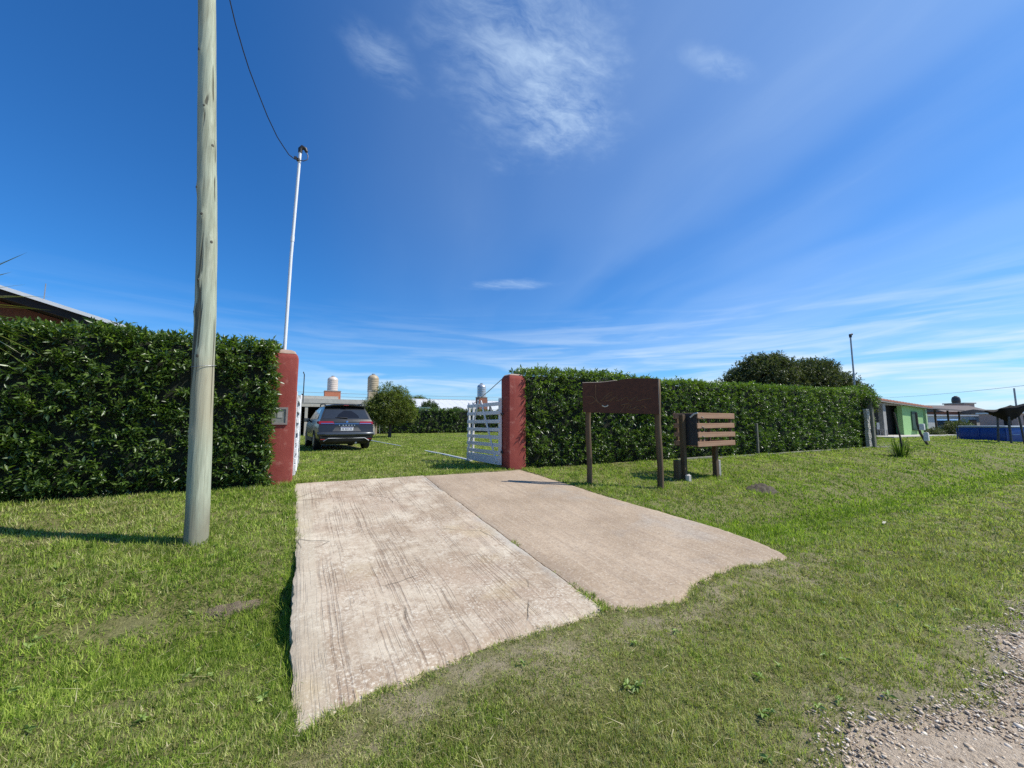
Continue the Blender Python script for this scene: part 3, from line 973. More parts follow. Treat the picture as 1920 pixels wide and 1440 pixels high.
def shoots(C, D, per, length, L0, L1, ratio, young_prob, curl=0.1, spread=(0.6, 1.25)):
    """Shoots at C pointing along D, each with a spiral of leaves."""
    n = len(C)
    D = D / np.linalg.norm(D, axis=1, keepdims=True)
    ref = np.tile(np.array([0.31, 0.52, 0.79]), (n, 1))
    U = np.cross(D, ref)
    U /= np.linalg.norm(U, axis=1, keepdims=True) + 1e-9
    W = np.cross(D, U)
    k = np.tile(np.arange(per), n)
    i = np.repeat(np.arange(n), per)
    ang = k * 2.4 + np.repeat(rng.random(n) * 6.28, per) + 0.4 * rng.standard_normal(n * per)
    t = (k + rng.random(n * per)) / per
    P = C[i] + D[i] * (t * length - length * .6)[:, None]
    op = spread[1] - (spread[1] - spread[0]) * t + 0.25 * rng.standard_normal(n * per)
    A = D[i] * np.cos(op)[:, None] + (U[i] * np.cos(ang)[:, None] + W[i] * np.sin(ang)[:, None]) * np.sin(op)[:, None]
    Ls = (L0 + (L1 - L0) * rng.random(n * per))
    V, F = leaf_cloud(P, A, Ls, Ls * ratio, curl=curl)
    rnd = np.clip(np.repeat(rng.random(n), per) * .5 + rng.random(n * per) * .5, 0, 1)
    yg = np.repeat((rng.random(n) < young_prob).astype(float) * (0.4 + .6 * rng.random(n)), per) * np.clip(t * 1.5 - 0.2, 0, 1)
    return V, F, np.repeat(rnd, 4), np.repeat(yg, 4)


# flat broad-leaved weeds in the turf
nw = 380
thw = math.pi / 2 - YAW + (rng.random(nw) - 0.5) * R(115)
dw_ = 1.5 * (9 / 1.5) ** rng.random(nw)
wx, wy = dw_ * np.cos(thw), dw_ * np.sin(thw)
ok = ~in_drive(wx, wy, -0.05) & (wy > road_edge(wx) + .1) & (wy < 7.3) & (sn(wx * 1.4, wy * 1.4, 1, 2.2) > 0.05)
wx, wy = wx[ok], wy[ok]
Cw = np.stack([wx, wy, ground_z(wx, wy) + .02], -1)
Vw, Fw, rw, _ = shoots(Cw, np.tile(np.array([0, 0, 1.0]), (len(Cw), 1)), 7, .012, .018, .045, .45, np.zeros(len(Cw)), curl=.3, spread=(1.0, 1.5))
tag(link('lawn_weeds', raw_mesh('lawn_weeds', Vw, tris=Fw, attrs={'rnd': rw}), leaf_material('weed_leaf', (0.13, 0.20, 0.05), (0.24, 0.33, 0.08), (0.36, 0.44, 0.15), 0.5, .3, .2)), 'small flat broad-leaved weeds dotted through the turf', 'weeds', kind='stuff')


def hedge(name, label, x0, x1, yf, yb, ztop, dens, leafL, young, ends=(True, True), zbase=0.0, back=False, bulge=0.09, group='clipped hedges along the plot'):
    rt = root(name, label, 'hedge', ((x0 + x1) / 2, (yf + yb) / 2, zbase), group=group)
    off = np.array(rt.location)
    parts = []

    def face(n, kind):
        a, b = rng.random(n), rng.random(n)
        if kind in ('front', 'back'):
            X = x0 + (x1 - x0) * a
            Z = zbase + 0.03 + (ztop(X) - zbase) * b
            bl = bulge * sn(X * 1.6, Z * 2.2, 1, .7) + 0.04 * sn(X * 6, Z * 6, 1, 2)
            s = -1 if kind == 'front' else 1
            y = yf if kind == 'front' else yb
            lowtuck = 0.10 * smooth01(zbase + 0.35 - Z, 0, .35)
            Y = y + s * (bl - lowtuck) - s * np.abs(rng.standard_normal(n)) * 0.075
            Dn = np.stack([0.55 * rng.standard_normal(n), s * (0.75 + .25 * rng.random(n)), 0.35 + 0.5 * rng.standard_normal(n)], -1)
            yg = young * (0.15 + 0.85 * smooth01(Z, ztop(X) - 0.7, ztop(X)))
        elif kind == 'top':
            X = x0 + (x1 - x0) * a
            Y = yf + (yb - yf) * b
            rim = np.minimum(b, 1 - b)
            Z = ztop(X) + 0.05 * sn(X * 3, Y * 4, 1, 1) - 0.10 * smooth01(0.16 - rim, 0, .16) - np.abs(rng.standard_normal(n)) * 0.04 + (rng.random(n) < 0.06) * 0.07
            Dn = np.stack([0.45 * rng.standard_normal(n), 0.45 * rng.standard_normal(n) - 0.35 * (b < .2), np.ones(n)], -1)
            yg = np.full(n, young * 1.2)
        else:
            s = -1 if kind == 'left' else 1
            x = x0 if kind == 'left' else x1
            Y = yf + (yb - yf) * a
            Z = zbase + 0.03 + (ztop(x) - zbase) * b
            X = x + s * (bulge * sn(Y * 3, Z * 2.5, 1, 1)) - s * np.abs(rng.standard_normal(n)) * 0.05
            Dn = np.stack([s * np.ones(n), 0.5 * rng.standard_normal(n), 0.35 + 0.5 * rng.standard_normal(n)], -1)
            yg = np.full(n, young * 0.5)
        return np.stack([X, Y, Z], -1), Dn, yg
    H = float(ztop((x0 + x1) / 2)) - zbase
    area = {'front': (x1 - x0) * H, 'top': (x1 - x0) * (yb - yf), 'left': (yb - yf) * H, 'right': (yb - yf) * H, 'back': (x1 - x0) * H * .5}
    kinds = ['front', 'top'] + (['left'] if ends[0] else []) + (['right'] if ends[1] else []) + (['back'] if back else [])
    Vs, Fs, Rs, Ys = [], [], [], []
    c = 0
    for kd in kinds:
        n = int(area[kd] * dens)
        C, Dn, yg = face(n, kd)
        lump = sn(C[:, 0] * 4.2, C[:, 2] * 4.6 + C[:, 1] * 3, 1, 2.4) + 0.6 * sn(C[:, 0] * 9, C[:, 2] * 10, 1, .9)
        kp = rng.random(n) > np.clip(0.75 * (-lump - 0.05) * 1.6, 0, .72)
        C, Dn, yg = C[kp], Dn[kp], yg[kp]
        V, F, r_, y_ = shoots(C - off, Dn, 9, leafL * 1.5, leafL * .55, leafL * 1.25, 0.36, yg)
        Vs.append(V)
        Fs.append(F + c)
        c += len(V)
        Rs.append(r_)
        Ys.append(y_)
    me = raw_mesh('foliage', np.concatenate(Vs), tris=np.concatenate(Fs), attrs={'rnd': np.concatenate(Rs), 'young': np.concatenate(Ys)})
    tag(link('foliage', me, M_HEDGE, rt), kind='stuff')
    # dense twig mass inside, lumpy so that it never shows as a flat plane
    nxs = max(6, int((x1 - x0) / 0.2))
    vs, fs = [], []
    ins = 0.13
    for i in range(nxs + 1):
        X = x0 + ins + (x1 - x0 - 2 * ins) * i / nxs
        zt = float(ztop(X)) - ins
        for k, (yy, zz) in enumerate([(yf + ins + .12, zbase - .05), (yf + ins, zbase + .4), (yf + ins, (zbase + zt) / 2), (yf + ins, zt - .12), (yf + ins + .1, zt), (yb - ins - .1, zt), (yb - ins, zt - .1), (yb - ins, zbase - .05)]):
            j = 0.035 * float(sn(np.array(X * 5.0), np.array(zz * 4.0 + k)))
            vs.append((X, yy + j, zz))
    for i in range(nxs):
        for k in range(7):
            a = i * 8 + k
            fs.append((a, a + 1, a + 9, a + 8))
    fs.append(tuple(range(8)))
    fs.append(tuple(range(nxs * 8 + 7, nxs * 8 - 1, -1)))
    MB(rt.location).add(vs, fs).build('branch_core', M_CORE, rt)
    return rt


hedge('laurel_hedge', 'tall dark glossy hedge left of the red gate pillar, behind the wooden utility pole', -9.0, -0.36, 7.45, 8.35,
      lambda X: np.interp(X, [-4, -2.5, -.4], [2.27, 2.34, 2.33]) + 0.03 * sn(np.asarray(X, float) * 1.4, 0.3), 235, 0.09, 0.28)
hedge('laurel_hedge', 'long clipped hedge right of the gate, behind the wooden sign and slatted crate', 4.52, 22.35, 7.72, 8.6,
      lambda X: np.interp(X, [4.5, 5.2, 7.5, 8.3, 15, 20, 21.2, 21.8, 22.35], [2.22, 2.27, 2.34, 2.24, 2.33, 2.42, 2.46, 2.68, 2.5]) + 0.035 * sn(np.asarray(X, float) * 1.7, 0.9), 175, 0.082, 1.15)
hedge('laurel_hedge', 'dark green hedge at the far end of the inner lawn, beyond the round tree', 5.6, 30, 38.0, 39.2,
      lambda X: 2.42 + 0.05 * sn(np.asarray(X, float) * 0.9, 0.4), 26, 0.20, 0.12, ends=(True, False), zbase=0.1)


def gzf(x, y):
    return float(ground_z(np.array(float(x)), np.array(float(y))))


# ------------------------------------------------------------------ wooden utility pole
def pole_axis(z):
    return Vector((np.interp(z, [-.4, 2.16, 3.41, 6.15, 8.4], [-.85, -.93, -1.005, -1.19, -1.35]),
                   np.interp(z, [-.4, 2.16, 3.41, 6.15, 8.4], [5.27, 5.31, 5.36, 5.46, 5.55]), z))


def build_pole():
    zb = gzf(-.85, 5.27)
    rt = root('utility_pole', 'thick greenish weathered wooden utility pole on the grass beside the driveway', 'utility pole', pole_axis(zb))
    zs = np.linspace(zb - 0.3, 8.3, 170)
    seg = 28
    vs, fs = [], []
    knots = [(3.62, 3.75), (2.55, 4.15), (1.72, 4.3), (4.6, 4.6), (3.0, 5.3), (5.3, 4.0), (2.2, 3.6), (4.15, 5.4), (0.9, 3.7), (3.3, 4.4)]
    for z in zs:
        c = pole_axis(z)
        r0 = np.interp(z, [-.4, 1, 3, 6, 8.3], [.106, .097, .094, .087, .081])
        for k in range(seg):
            a = 2 * math.pi * k / seg
            r = r0 * (1 + 0.022 * math.sin(2 * a + z * 0.9) + 0.016 * math.sin(3 * a - z * 1.7 + 1) + 0.020 * math.sin(z * 2.6 + a) + 0.008 * math.sin(z * 9 + 5 * a))
            for kz, ka in knots:
                da = (a - ka + math.pi) % (2 * math.pi) - math.pi
                r += 0.014 * math.exp(-((z - kz) / 0.07) ** 2 - (da / 0.30) ** 2)
            vs.append(c + Vector((math.cos(a) * r, math.sin(a) * r, 0)))
    for i in range(len(zs) - 1):
        for k in range(seg):
            a, b = i * seg + k, i * seg + (k + 1) % seg
            fs.append((a, b, b + seg, a + seg))
    fs.append(tuple(range((len(zs) - 1) * seg, len(zs) * seg)))
    MB(rt.location).add(vs, fs).build('shaft', M_POLE, rt, smooth='all')
    for kz, ka in knots:
        c = pole_axis(kz)
        r = np.interp(kz, [-.4, 1, 3, 6, 8.3], [.106, .097, .094, .087, .081]) + 0.010
        n = Vector((math.cos(ka), math.sin(ka), 0))
        u = Vector((-n.y, n.x, 0))
        pts = []
        m = MB(rt.location)
        s = random.uniform(.012, .02)
        for ring, (q, dd) in enumerate([(1.0, -.006), (.8, .004), (.35, .006)]):
            for k in range(8):
                a = 2 * math.pi * k / 8
                pts.append(c + n * (r + dd) + u * math.cos(a) * s * q + Vector((0, 0, 1)) * math.sin(a) * s * 1.3 * q)
        f = [(i * 8 + k, i * 8 + (k + 1) % 8, (i + 1) * 8 + (k + 1) % 8, (i + 1) * 8 + k) for i in range(2) for k in range(8)] + [tuple(range(16, 24))]
        m.add(pts, f).build('knot', plain('pole_knot', (0.06, 0.055, 0.04), (0.14, 0.13, 0.10), 0.9, 30), rt)
    # thin wire tie round the shaft
    c = pole_axis(1.62)
    m = MB(rt.location)
    m.tube([c + Vector((math.cos(a) * .107, math.sin(a) * .107, 0.02 * math.sin(a + 1))) for a in np.linspace(0, 2 * math.pi, 25)], 0.003, 5)
    m.build('wire_tie', M_GREYMETAL, rt)


build_pole()

# ------------------------------------------------------------------ gate pillars


def pillar(name, label, x0, x1, y0, y1, h, dome):
    rt = root(name, label, 'pillar', ((x0 + x1) / 2, (y0 + y1) / 2, 0.0), group='red gate pillars')
    w, d = x1 - x0, y1 - y0
    prof = []
    m = MB()
    # body with rounded upright edges and shoulders
    b = 0.03
    levels = [(-.12, 0), (h * .25, 0.002), (h * .5, 0), (h * .75, .002), (h - .10, 0), (h - .05, .012), (h - .012, .035)]
    vs, fs = [], []
    for z, ins in levels:
        hx, hy = w / 2 - ins, d / 2 - ins
        ring = []
        for cx, cy, a0 in ((hx - b, hy - b, 0), (-hx + b, hy - b, 90), (-hx + b, -hy + b, 180), (hx - b, -hy + b, 270)):
            for a in (0, 30, 60, 90):
                ring.append((cx + b * math.cos(R(a0 + a)), cy + b * math.sin(R(a0 + a)), z))
        vs += ring
    n = 16
    for i in range(len(levels) - 1):
        for k in range(n):
            fs.append((i * n + k, i * n + (k + 1) % n, (i + 1) * n + (k + 1) % n, (i + 1) * n + k))
    fs.append(tuple(range((len(levels) - 1) * n, len(levels) * n)))
    m.add(vs, fs).build('pillar_body', M_RED, rt, smooth=True)
    m = MB()
    vs, fs = [], []
    lv = [(h - .012, .037), (h + dome * .5, .060), (h + dome * .85, .11), (h + dome, .17)]
    for z, ins in lv:
        hx, hy = w / 2 - ins, d / 2 - ins * .8
        for cx, cy, a0 in ((1, 1, 0), (-1, 1, 90), (-1, -1, 180), (1, -1, 270)):
            for a in (0, 30, 60, 90):
                bb = .02 + ins * .2
                vs.append((cx * max(hx - bb, .01) + bb * math.cos(R(a0 + a)), cy * max(hy - bb, .01) + bb * math.sin(R(a0 + a)), z))
    for i in range(len(lv) - 1):
        for k in range(n):
            fs.append((i * n + k, i * n + (k + 1) % n, (i + 1) * n + (k + 1) % n, (i + 1) * n + k))
    fs.append(tuple(range((len(lv) - 1) * n, len(lv) * n)))
    m.add(vs, fs).build('cap', M_CAP, rt, smooth='all')
    return rt


pl = pillar('gate_pillar', 'red rendered pillar with a meter box, left side of the gateway', -0.47, -0.02, 7.70, 8.12, 2.22, 0.07)
pillar('gate_pillar', 'red rendered pillar holding the open white gate, right side of the gateway', 4.12, 4.56, 7.73, 8.12, 2.11, 0.03)
# meter box let into the left pillar
fr = MB(pl.location)
for c, s in [((-.255, 7.692, 1.265), (.235, .035, .03)), ((-.255, 7.692, 1.005), (.235, .035, .03)), ((-.1525, 7.692, 1.135), (.03, .034, .229)), ((-.3575, 7.692, 1.135), (.03, .034, .229))]:
    fr.box(c, s)
mf = fr.build('meter_box_frame', plain('dull_frame_metal', (0.20, 0.17, 0.15), (0.30, 0.26, 0.23), 0.6, 9), pl)
MB(pl.location).box((-.255, 7.697, 1.135), (.175, .012, .23)).build('meter_window', M_METER, pl)
MB(pl.location).box((-.255, 7.688, 1.15), (.07, .008, .09)).build('meter_dial', plain('meter_dial', (0.30, 0.30, 0.27), (0.38, 0.38, 0.34), 0.5, 9, bmp=0), pl)

# ------------------------------------------------------------------ service mast and cable
ms = root('service_mast', 'thin white metal service mast standing on the left gate pillar', 'mast', (-.25, 7.95, 2.27))
MB(ms.location).tube([(-.25, 7.95, 2.2), (-.235, 7.95, 4.0), (-.185, 7.95, 6.05)], [.028, .026, .025], 12).build('pipe', M_GALV, ms, smooth=True)
MB(ms.location).tube([(-.2285, 7.95, 4.3), (-.2255, 7.95, 4.4)], .031, 12).build('joint_sleeve', M_GALV, ms, smooth=True)
c = Vector((-.185, 7.95, 6.04))
MB(ms.location).tube([c, c + Vector((0, 0, .07)), c + Vector((.03, 0, .12)), c + Vector((.085, 0, .10)), c + Vector((.105, 0, .05))], [.036, .04, .042, .036, .026], 10).build('weather_head', M_BLACK, ms, smooth=True)
MB(ms.location).tube([(-.205, 7.95, 5.87), (-.205, 7.95, 5.91)], .036, 10).build('clamp', M_BLACK, ms)
MB(ms.location).box((-.255, 7.93, 5.90), (.05, .03, .05)).build('insulator', M_BLACK, ms)
cb = MB((-.25, 7.95, 5.9))
pts = [(-.085, 7.95, 6.09), (-.055, 7.95, 6.02), (-.06, 7.94, 5.94), (-.12, 7.92, 5.88), (-.20, 7.91, 5.86), (-.29, 7.905, 5.87), (-.36, 7.87, 5.89), (-.44, 7.75, 5.93), (-.54, 7.6, 5.99), (-.68, 7.37, 6.15),
       (-.83, 7.1, 6.38), (-.92, 6.92, 6.52), (-.99, 6.75, 6.66), (-1.07, 6.54, 6.84), (-1.13, 6.35, 7.02), (-1.22, 6.0, 7.36), (-1.30, 5.66, 7.72)]
cable = cb.tube(pts, 0.0085, 6).build('overhead_cable', M_CABLE, None, smooth=True, loc=(-.25, 7.95, 5.9))
tag(cable, 'black service cable sagging from the white mast up to the wooden pole', 'cable')

# ------------------------------------------------------------------ white slatted gate leaves


def gate_leaf(label, loc, rz, length, flip):
    """Local x runs from the hinge to the free end; slats on the -y side when flip = -1."""
    g = root('gate_leaf', label, 'gate', loc, rz, group='white slatted gate leaves')
    H = 1.50
    for x, top, wd in ((0.05, H + .07, .09), (length - .04, H + .03, .07), (length - .30, H + .04, .06)):
        MB().box((x, 0, .06 + (top - .06) / 2), (wd, .05, top - .06), bev=.006).build('stile', M_WHITE, g)
    zc = [1.44, 1.24, 1.04, .85, .675, .50, .325]
    for z in zc:
        MB().box((length / 2, flip * .037, z), (length - .02, .022, .085), bev=.004).build('slat', M_WHITE, g)
    MB().box((length / 2, flip * .038, .16), (length - .02, .024, .19), bev=.004).build('bottom_board', M_WHITE, g)
    for a, b in (((length * .52, 1.55), (.12, .12)), ((length * .60, 1.57), (length - .08, .14))):
        dx, dz = b[0] - a[0], b[1] - a[1]
        L = math.hypot(dx, dz)
        MB().box(((a[0] + b[0]) / 2, flip * .062, (a[1] + b[1]) / 2), (.065, .02, L), ry=math.atan2(dx, dz), bev=.004).build('brace', M_WHITE, g)
    for z in (.35, 1.2):
        MB().box((-.01, 0, z), (.10, .03, .05)).build('hinge', M_DARKMETAL, g)
    return g


gR = gate_leaf('white slatted gate leaf standing open against the right red pillar', (4.075, 8.02, .02), R(92.2), 1.78, 1)
gL = gate_leaf('white slatted gate leaf seen edge-on beside the left red pillar', (-.035, 8.16, .02), R(88.4), 1.78, -1)
# long drop rod on the left leaf
MB().tube([(1.55, -.09, 1.45), (1.55, -.09, 1.62), (1.53, -.09, 2.05), (1.45, -.07, 2.10)], .010, 6).build('drop_rod', M_DARKMETAL, gL)
MB().box((1.55, -.075, 1.62), (.10, .04, .03)).build('rod_bracket', M_DARKMETAL, gL)
# rusty dark edge strip on its free end
MB().box((1.785, 0, .80), (.012, .07, 1.46)).build('edge_strip', M_DARKMETAL, gL)
# stay wire of the right leaf, from the pillar head to the free end
sw = MB((4.1, 8.05, 2.0))
sw.tube([(4.12, 8.08, 2.03), (4.08, 8.7, 1.80), (4.03, 9.50, 1.535)], .009, 6)
tag(sw.build('stay_wire', M_GREYMETAL, None, loc=(4.1, 8.05, 2.0)), 'stay wire slanting from the right pillar top to the open gate leaf', 'wire')

# ------------------------------------------------------------------ wooden sign with carved lettering


def build_sign():
    a = Vector((4.90, 6.02, 0))
    b = Vector((6.02, 5.30, 0))
    d = (b - a).normalized()
    nrm = Vector((d.y, -d.x, 0))          # towards the road and the camera
    if nrm.y > 0:
        nrm = -nrm
    rt = root('wooden_sign', 'dark brown wooden name sign with carved script on two posts beside the driveway', 'sign', ((a.x + b.x) / 2, (a.y + b.y) / 2, gzf(5.45, 5.66)))
    rz = math.atan2(d.y, d.x)
    for p, top, sz in ((a + d * .04, 1.74, .105), (b + d * .025, 1.855, .115)):
        z0 = gzf(p.x, p.y) - .15
        q = p - nrm * 0.036
        m = MB(rt.location)
        zs = np.linspace(z0, top, 9)
        vs, fs = [], []
        for i, z in enumerate(zs):
            h = sz / 2 * (1 + .04 * math.sin(i * 2.1))
            for sx_, sy_ in [(math.cos(R(45 * k_ + 22)), math.sin(R(45 * k_ + 22))) for k_ in range(8)]:
                v = q + d * (sx_ * h) + nrm * (sy_ * h) + Vector((.006 * math.sin(i), .006 * math.cos(i * 1.3), 0))
                vs.append((v.x, v.y, z))
        for i in range(8):
            for k in range(8):
                fs.append((i * 8 + k, i * 8 + (k + 1) % 8, (i + 1) * 8 + (k + 1) % 8, (i + 1) * 8 + k))
        fs.append(tuple(range(64, 72)))
        m.add(vs, fs).build('post', M_SIGNPOST, rt, smooth='all')
    # board: one thick plank with a wavy natural top edge
    L = (b - a).length + .09
    o = a - d * .07 + nrm * 0.02
    top = [(0, 1.785), (.08, 1.79), (.25, 1.79), (.42, 1.80), (.58, 1.82), (.66, 1.825), (.74, 1.845), (.85, 1.865), (.98, 1.87), (1.15, 1.868), (1.30, 1.862), (L, 1.858)]
    bot = [(L, 1.185), (1.2, 1.19), (.9, 1.20), (.6, 1.205), (.3, 1.215), (0, 1.225)]
    poly = bot[::-1] + top[::-1]
    bd = MB(rt.location).prism([(q[0], q[1]) for q in poly], .05, (o, d, (0, 0, 1), nrm)).build('board', M_SIGN, rt)
    # pale worn upper edge
    for (p, q) in zip(top[:5], top[1:6]):
        m = MB(rt.location)
        P = o + d * p[0] + Vector((0, 0, p[1] + .004)) + nrm * .025
        Q = o + d * q[0] + Vector((0, 0, q[1] + .004)) + nrm * .025
        m.tube([P, Q], .011, 6).build('worn_edge', M_WORN_SUNLIT, bd)
    m = MB(rt.location)
    m.prism([(L, 1.19), (L + .012, 1.19), (L + .012, 1.855), (L, 1.855)], .05, (o, d, (0, 0, 1), nrm)).build('sunlit_board_end', M_WORN_SUNLIT, bd)  # pale strip puts sunlight on the board end into the colour
    # carved script strokes, coordinates in board space (along, height)
    W = 1.0
    S = lambda *p: [(x * L, 1.22 + z * .62) for x, z in p]
    strokes = [
        S((.06, .50), (.12, .50), (.17, .40), (.20, .30)), S((.08, .26), (.13, .30), (.17, .36)),
        S((.17, .86), (.175, .70), (.17, .52), (.18, .40), (.22, .28), (.27, .22)),
        S((.24, .36), (.30, .50), (.36, .60), (.40, .62), (.38, .54), (.31, .44), (.28, .36), (.34, .36), (.42, .46)),
        S((.36, .34), (.42, .46), (.46, .52), (.45, .44), (.42, .36), (.47, .36), (.52, .44)),
        S((.50, .36), (.55, .44), (.58, .48), (.60, .40), (.62, .36), (.66, .42)),
        S((.64, .36), (.68, .44), (.71, .50), (.72, .42), (.70, .34), (.75, .36), (.80, .40), (.90, .42)),
        S((.50, .22), (.56, .26), (.62, .26)), S((.56, .25), (.53, .12), (.49, .02)),
        S((.57, .10), (.61, .22), (.64, .26), (.62, .14), (.60, .08), (.65, .10), (.69, .16)),
        S((.67, .10), (.71, .18), (.73, .14), (.70, .09), (.75, .09), (.78, .16), (.77, .22), (.80, .18), (.83, .14)),
    ]
    for st in strokes:
        pts = [o + d * x + Vector((0, 0, z)) + nrm * .051 for x, z in st]
        MB(rt.location).tube(pts, .0085, 5).build('carved_letter', M_CARVE, bd)
    pts = [o + d * x + Vector((0, 0, z)) + nrm * .053 for x, z in S((.255, .21), (.28, .175), (.31, .18), (.335, .22))]
    MB(rt.location).tube(pts, .011, 6).build('carved_letter', plain('pale_carved_letter', (0.5, 0.48, 0.36), (0.6, 0.57, 0.45), 0.7), bd)


build_sign()

# ------------------------------------------------------------------ slatted rubbish crate on posts


def build_crate():
    X0, X1, Y0, Y1 = 7.36, 8.56, 5.42, 6.02
    rt = root('rubbish_crate', 'reddish slatted wooden rubbish crate raised on posts in front of the hedge', 'crate', (7.95, 5.72, gzf(7.95, 5.72)))
    zs = [.585, .775, .965, 1.175]
    T = .022
    rj = lambda s: random.uniform(-s, s)
    for i, z in enumerate(zs):
        h = .105 if i < 3 else .12
        MB().box((0, 0, 0), (X1 - X0 + .06, T, h), bev=.004).build('slat', M_SLATWOOD, rt, loc=Vector(((X0 + X1) / 2 + rj(.012), Y0, z)) - rt.location).rotation_euler = (0, rj(.012), 0)
        MB().box((0, 0, 0), (X1 - X0 + .02, T, h), bev=.004).build('slat', M_SLATWOOD, rt, loc=Vector(((X0 + X1) / 2, Y1, z)) - rt.location)
        MB().box((0, 0, 0), (Y1 - Y0 - .03, T, h), bev=.004).build('slat', M_SLATWOOD, rt, loc=Vector((X1 - .01, (Y0 + Y1) / 2, z)) - rt.location).rotation_euler = (0, 0, R(90))
        MB().box((0, 0, 0), (Y1 - Y0 - .03, T, h), bev=.004).build('slat', M_SLATWOOD, rt, loc=Vector((X0 + .01, (Y0 + Y1) / 2, z)) - rt.location).rotation_euler = (0, 0, R(90))
    for x in np.linspace(X0 + .10, X1 - .10, 6):
        MB().box((0, 0, 0), (.12, Y1 - Y0 - .06, T)).build('floor_slat', M_SLATWOOD, rt, loc=Vector((x, (Y0 + Y1) / 2, .545)) - rt.location)
    for x, y in ((X0 + .05, Y0 + .04), (X1 - .06, Y0 + .04), (X0 + .05, Y1 - .04), (X1 - .06, Y1 - .04)):
        MB().box((0, 0, 0), (.05, .05, .72), bev=.004).build('corner_batten', M_SIGNPOST, rt, loc=Vector((x, y, .88)) - rt.location)
    # dark door panel leaning in the near side and its tie
    MB().box((0, 0, 0), (.36, .012, .66)).build('side_panel', plain('dark_board', (0.030, 0.030, 0.032), (0.045, 0.045, 0.047), 0.7, 6), rt, loc=Vector((X0 - .012, Y0 + .20, .88)) - rt.location).rotation_euler = (0, 0, R(90))
    m = MB(rt.location)
    m.tube([(X0 - .02, Y0 - .02, 1.23), (X0 - .05, Y0 + .05, 1.21), (X0 - .07, Y0 + .13, 1.14)], .018, 6).build('tied_rag', plain('pale_rag', (0.5, 0.48, 0.44), (0.6, 0.57, 0.53), 0.9), rt)
    for k, z in enumerate((1.10, .90, .70)):
        m = MB(rt.location)
        m.tube([(X0 + .10, Y0 - .014, z + .05), (X0 + .16, Y0 - .02, z + .03), (X0 + .18, Y0 - .018, z - .04)], .006, 5).build('wire_tie', M_GREYMETAL, rt)
    for (x, y, top, blk) in ((7.25, 5.72, 1.20, True), (8.33, 5.74, .56, True)):
        zb = gzf(x, y)
        MB(rt.location).box((x, y, (zb - .1 + top) / 2), (.10, .10, top - zb + .1), bev=.01).build('post', M_SIGNPOST, rt)
    z1 = gzf(7.15, 5.72)
    MB(rt.location).box((7.14, 5.80, z1 + .16), (.11, .13, .52), bev=.012).build('footing', M_SIGNPOST, rt)  # dark wood colour stands in for the shade on this footing
    MB(rt.location).box((7.24, 5.62, z1 + .03), (.13, .09, .22), bev=.03).build('footing', M_CONCPALE, rt)
    MB(rt.location).box((8.44, 5.76, gzf(8.44, 5.76) + .14), (.09, .10, .46), bev=.012).build('footing', M_CONC, rt)


build_crate()

# low concrete edging under the right hedge and posts in it
ed = root('concrete_edging', 'low pale concrete edging along the foot of the long right hedge', 'edging', (16, 7.6, 0))
x = 9.3
while x < 22.5:
    L = random.uniform(1.3, 1.9)
    MB(ed.location).box((x + L / 2, 7.57 + random.uniform(-.03, .03), -.045 + random.uniform(-.02, .015)), (L - .02, .10, .17), bev=.02, ry=random.uniform(-.012, .012)).build('edging_block', M_MOSSY, ed)
    x += L
MB((0, 0, 0)).box((0, 0, 1.15), (.20, .18, 2.1), bev=.025).build('concrete_post', M_MOSSY, None, loc=(21.62, 7.58, -.1))
tag(bpy.context.scene.objects['concrete_post'], 'rough grey concrete post at the right-hand end of the long hedge', 'post', 'concrete posts in the hedge')
p2 = MB((0, 0, 0)).box((0, 0, .5), (.07, .07, 1.15), bev=.01).build('concrete_post', M_MOSSY, None, loc=(13.3, 7.64, -.05))
tag(p2, 'slim pale concrete post half hidden in the hedge right of the crate', 'post', 'concrete posts in the hedge')

# brick pier with trailing leaves beside the end post
bp = root('brick_pier', 'narrow whitewashed brick pier at the hedge end beside the grey concrete post', 'pier', (21.3, 7.52, 0))
for r_ in range(23):
    for c_ in range(2):
        x = 21.28 + c_ * .115 + random.uniform(-.01, .01)
        MB(bp.location).box((x, 7.62 + random.uniform(-.012, .012), .02 + r_ * .072), (.108, .13, .064), bev=.006).build('brick', M_CREAM, bp)

# dark soil heap by the swale
def soil_heap(name, label, cx, cy, rx, ry, h, mat=None):
    n = 22
    vs, fs = [], []
    for i in range(n):
        for j in range(n):
            u, v = i / (n - 1) * 2 - 1, j / (n - 1) * 2 - 1
            x, y = cx + u * rx, cy + v * ry
            r = math.hypot(u, v) + .12 * float(sn(np.array(u * 4), np.array(v * 4)))
            z = gzf(x, y) - .03 + h * max(0, 1 - r ** 1.6) * (1 + .5 * float(sn(np.array(u * 9), np.array(v * 7)))) + .01 * (r < .9)
            if r > 1.0:
                z -= .05
            vs.append((x, y, z))
    for i in range(n - 1):
        for j in range(n - 1):
            fs.append((i * n + j, (i + 1) * n + j, (i + 1) * n + j + 1, i * n + j + 1))
    o = MB((cx, cy, gzf(cx, cy))).add(vs, fs).build(name, mat or M_SOIL, None, smooth='all', loc=(cx, cy, gzf(cx, cy)))
    return tag(o, label, 'soil')
soil_heap('soil_heap', 'dark bare soil heap in the grass right of the slatted crate', 8.1, 4.62, .42, .26, .13)
soil_heap('soil_heap', 'brown bare earth patch in the grass left of the driveway', -.36, 4.0, .30, .09, .05, M_EARTH)

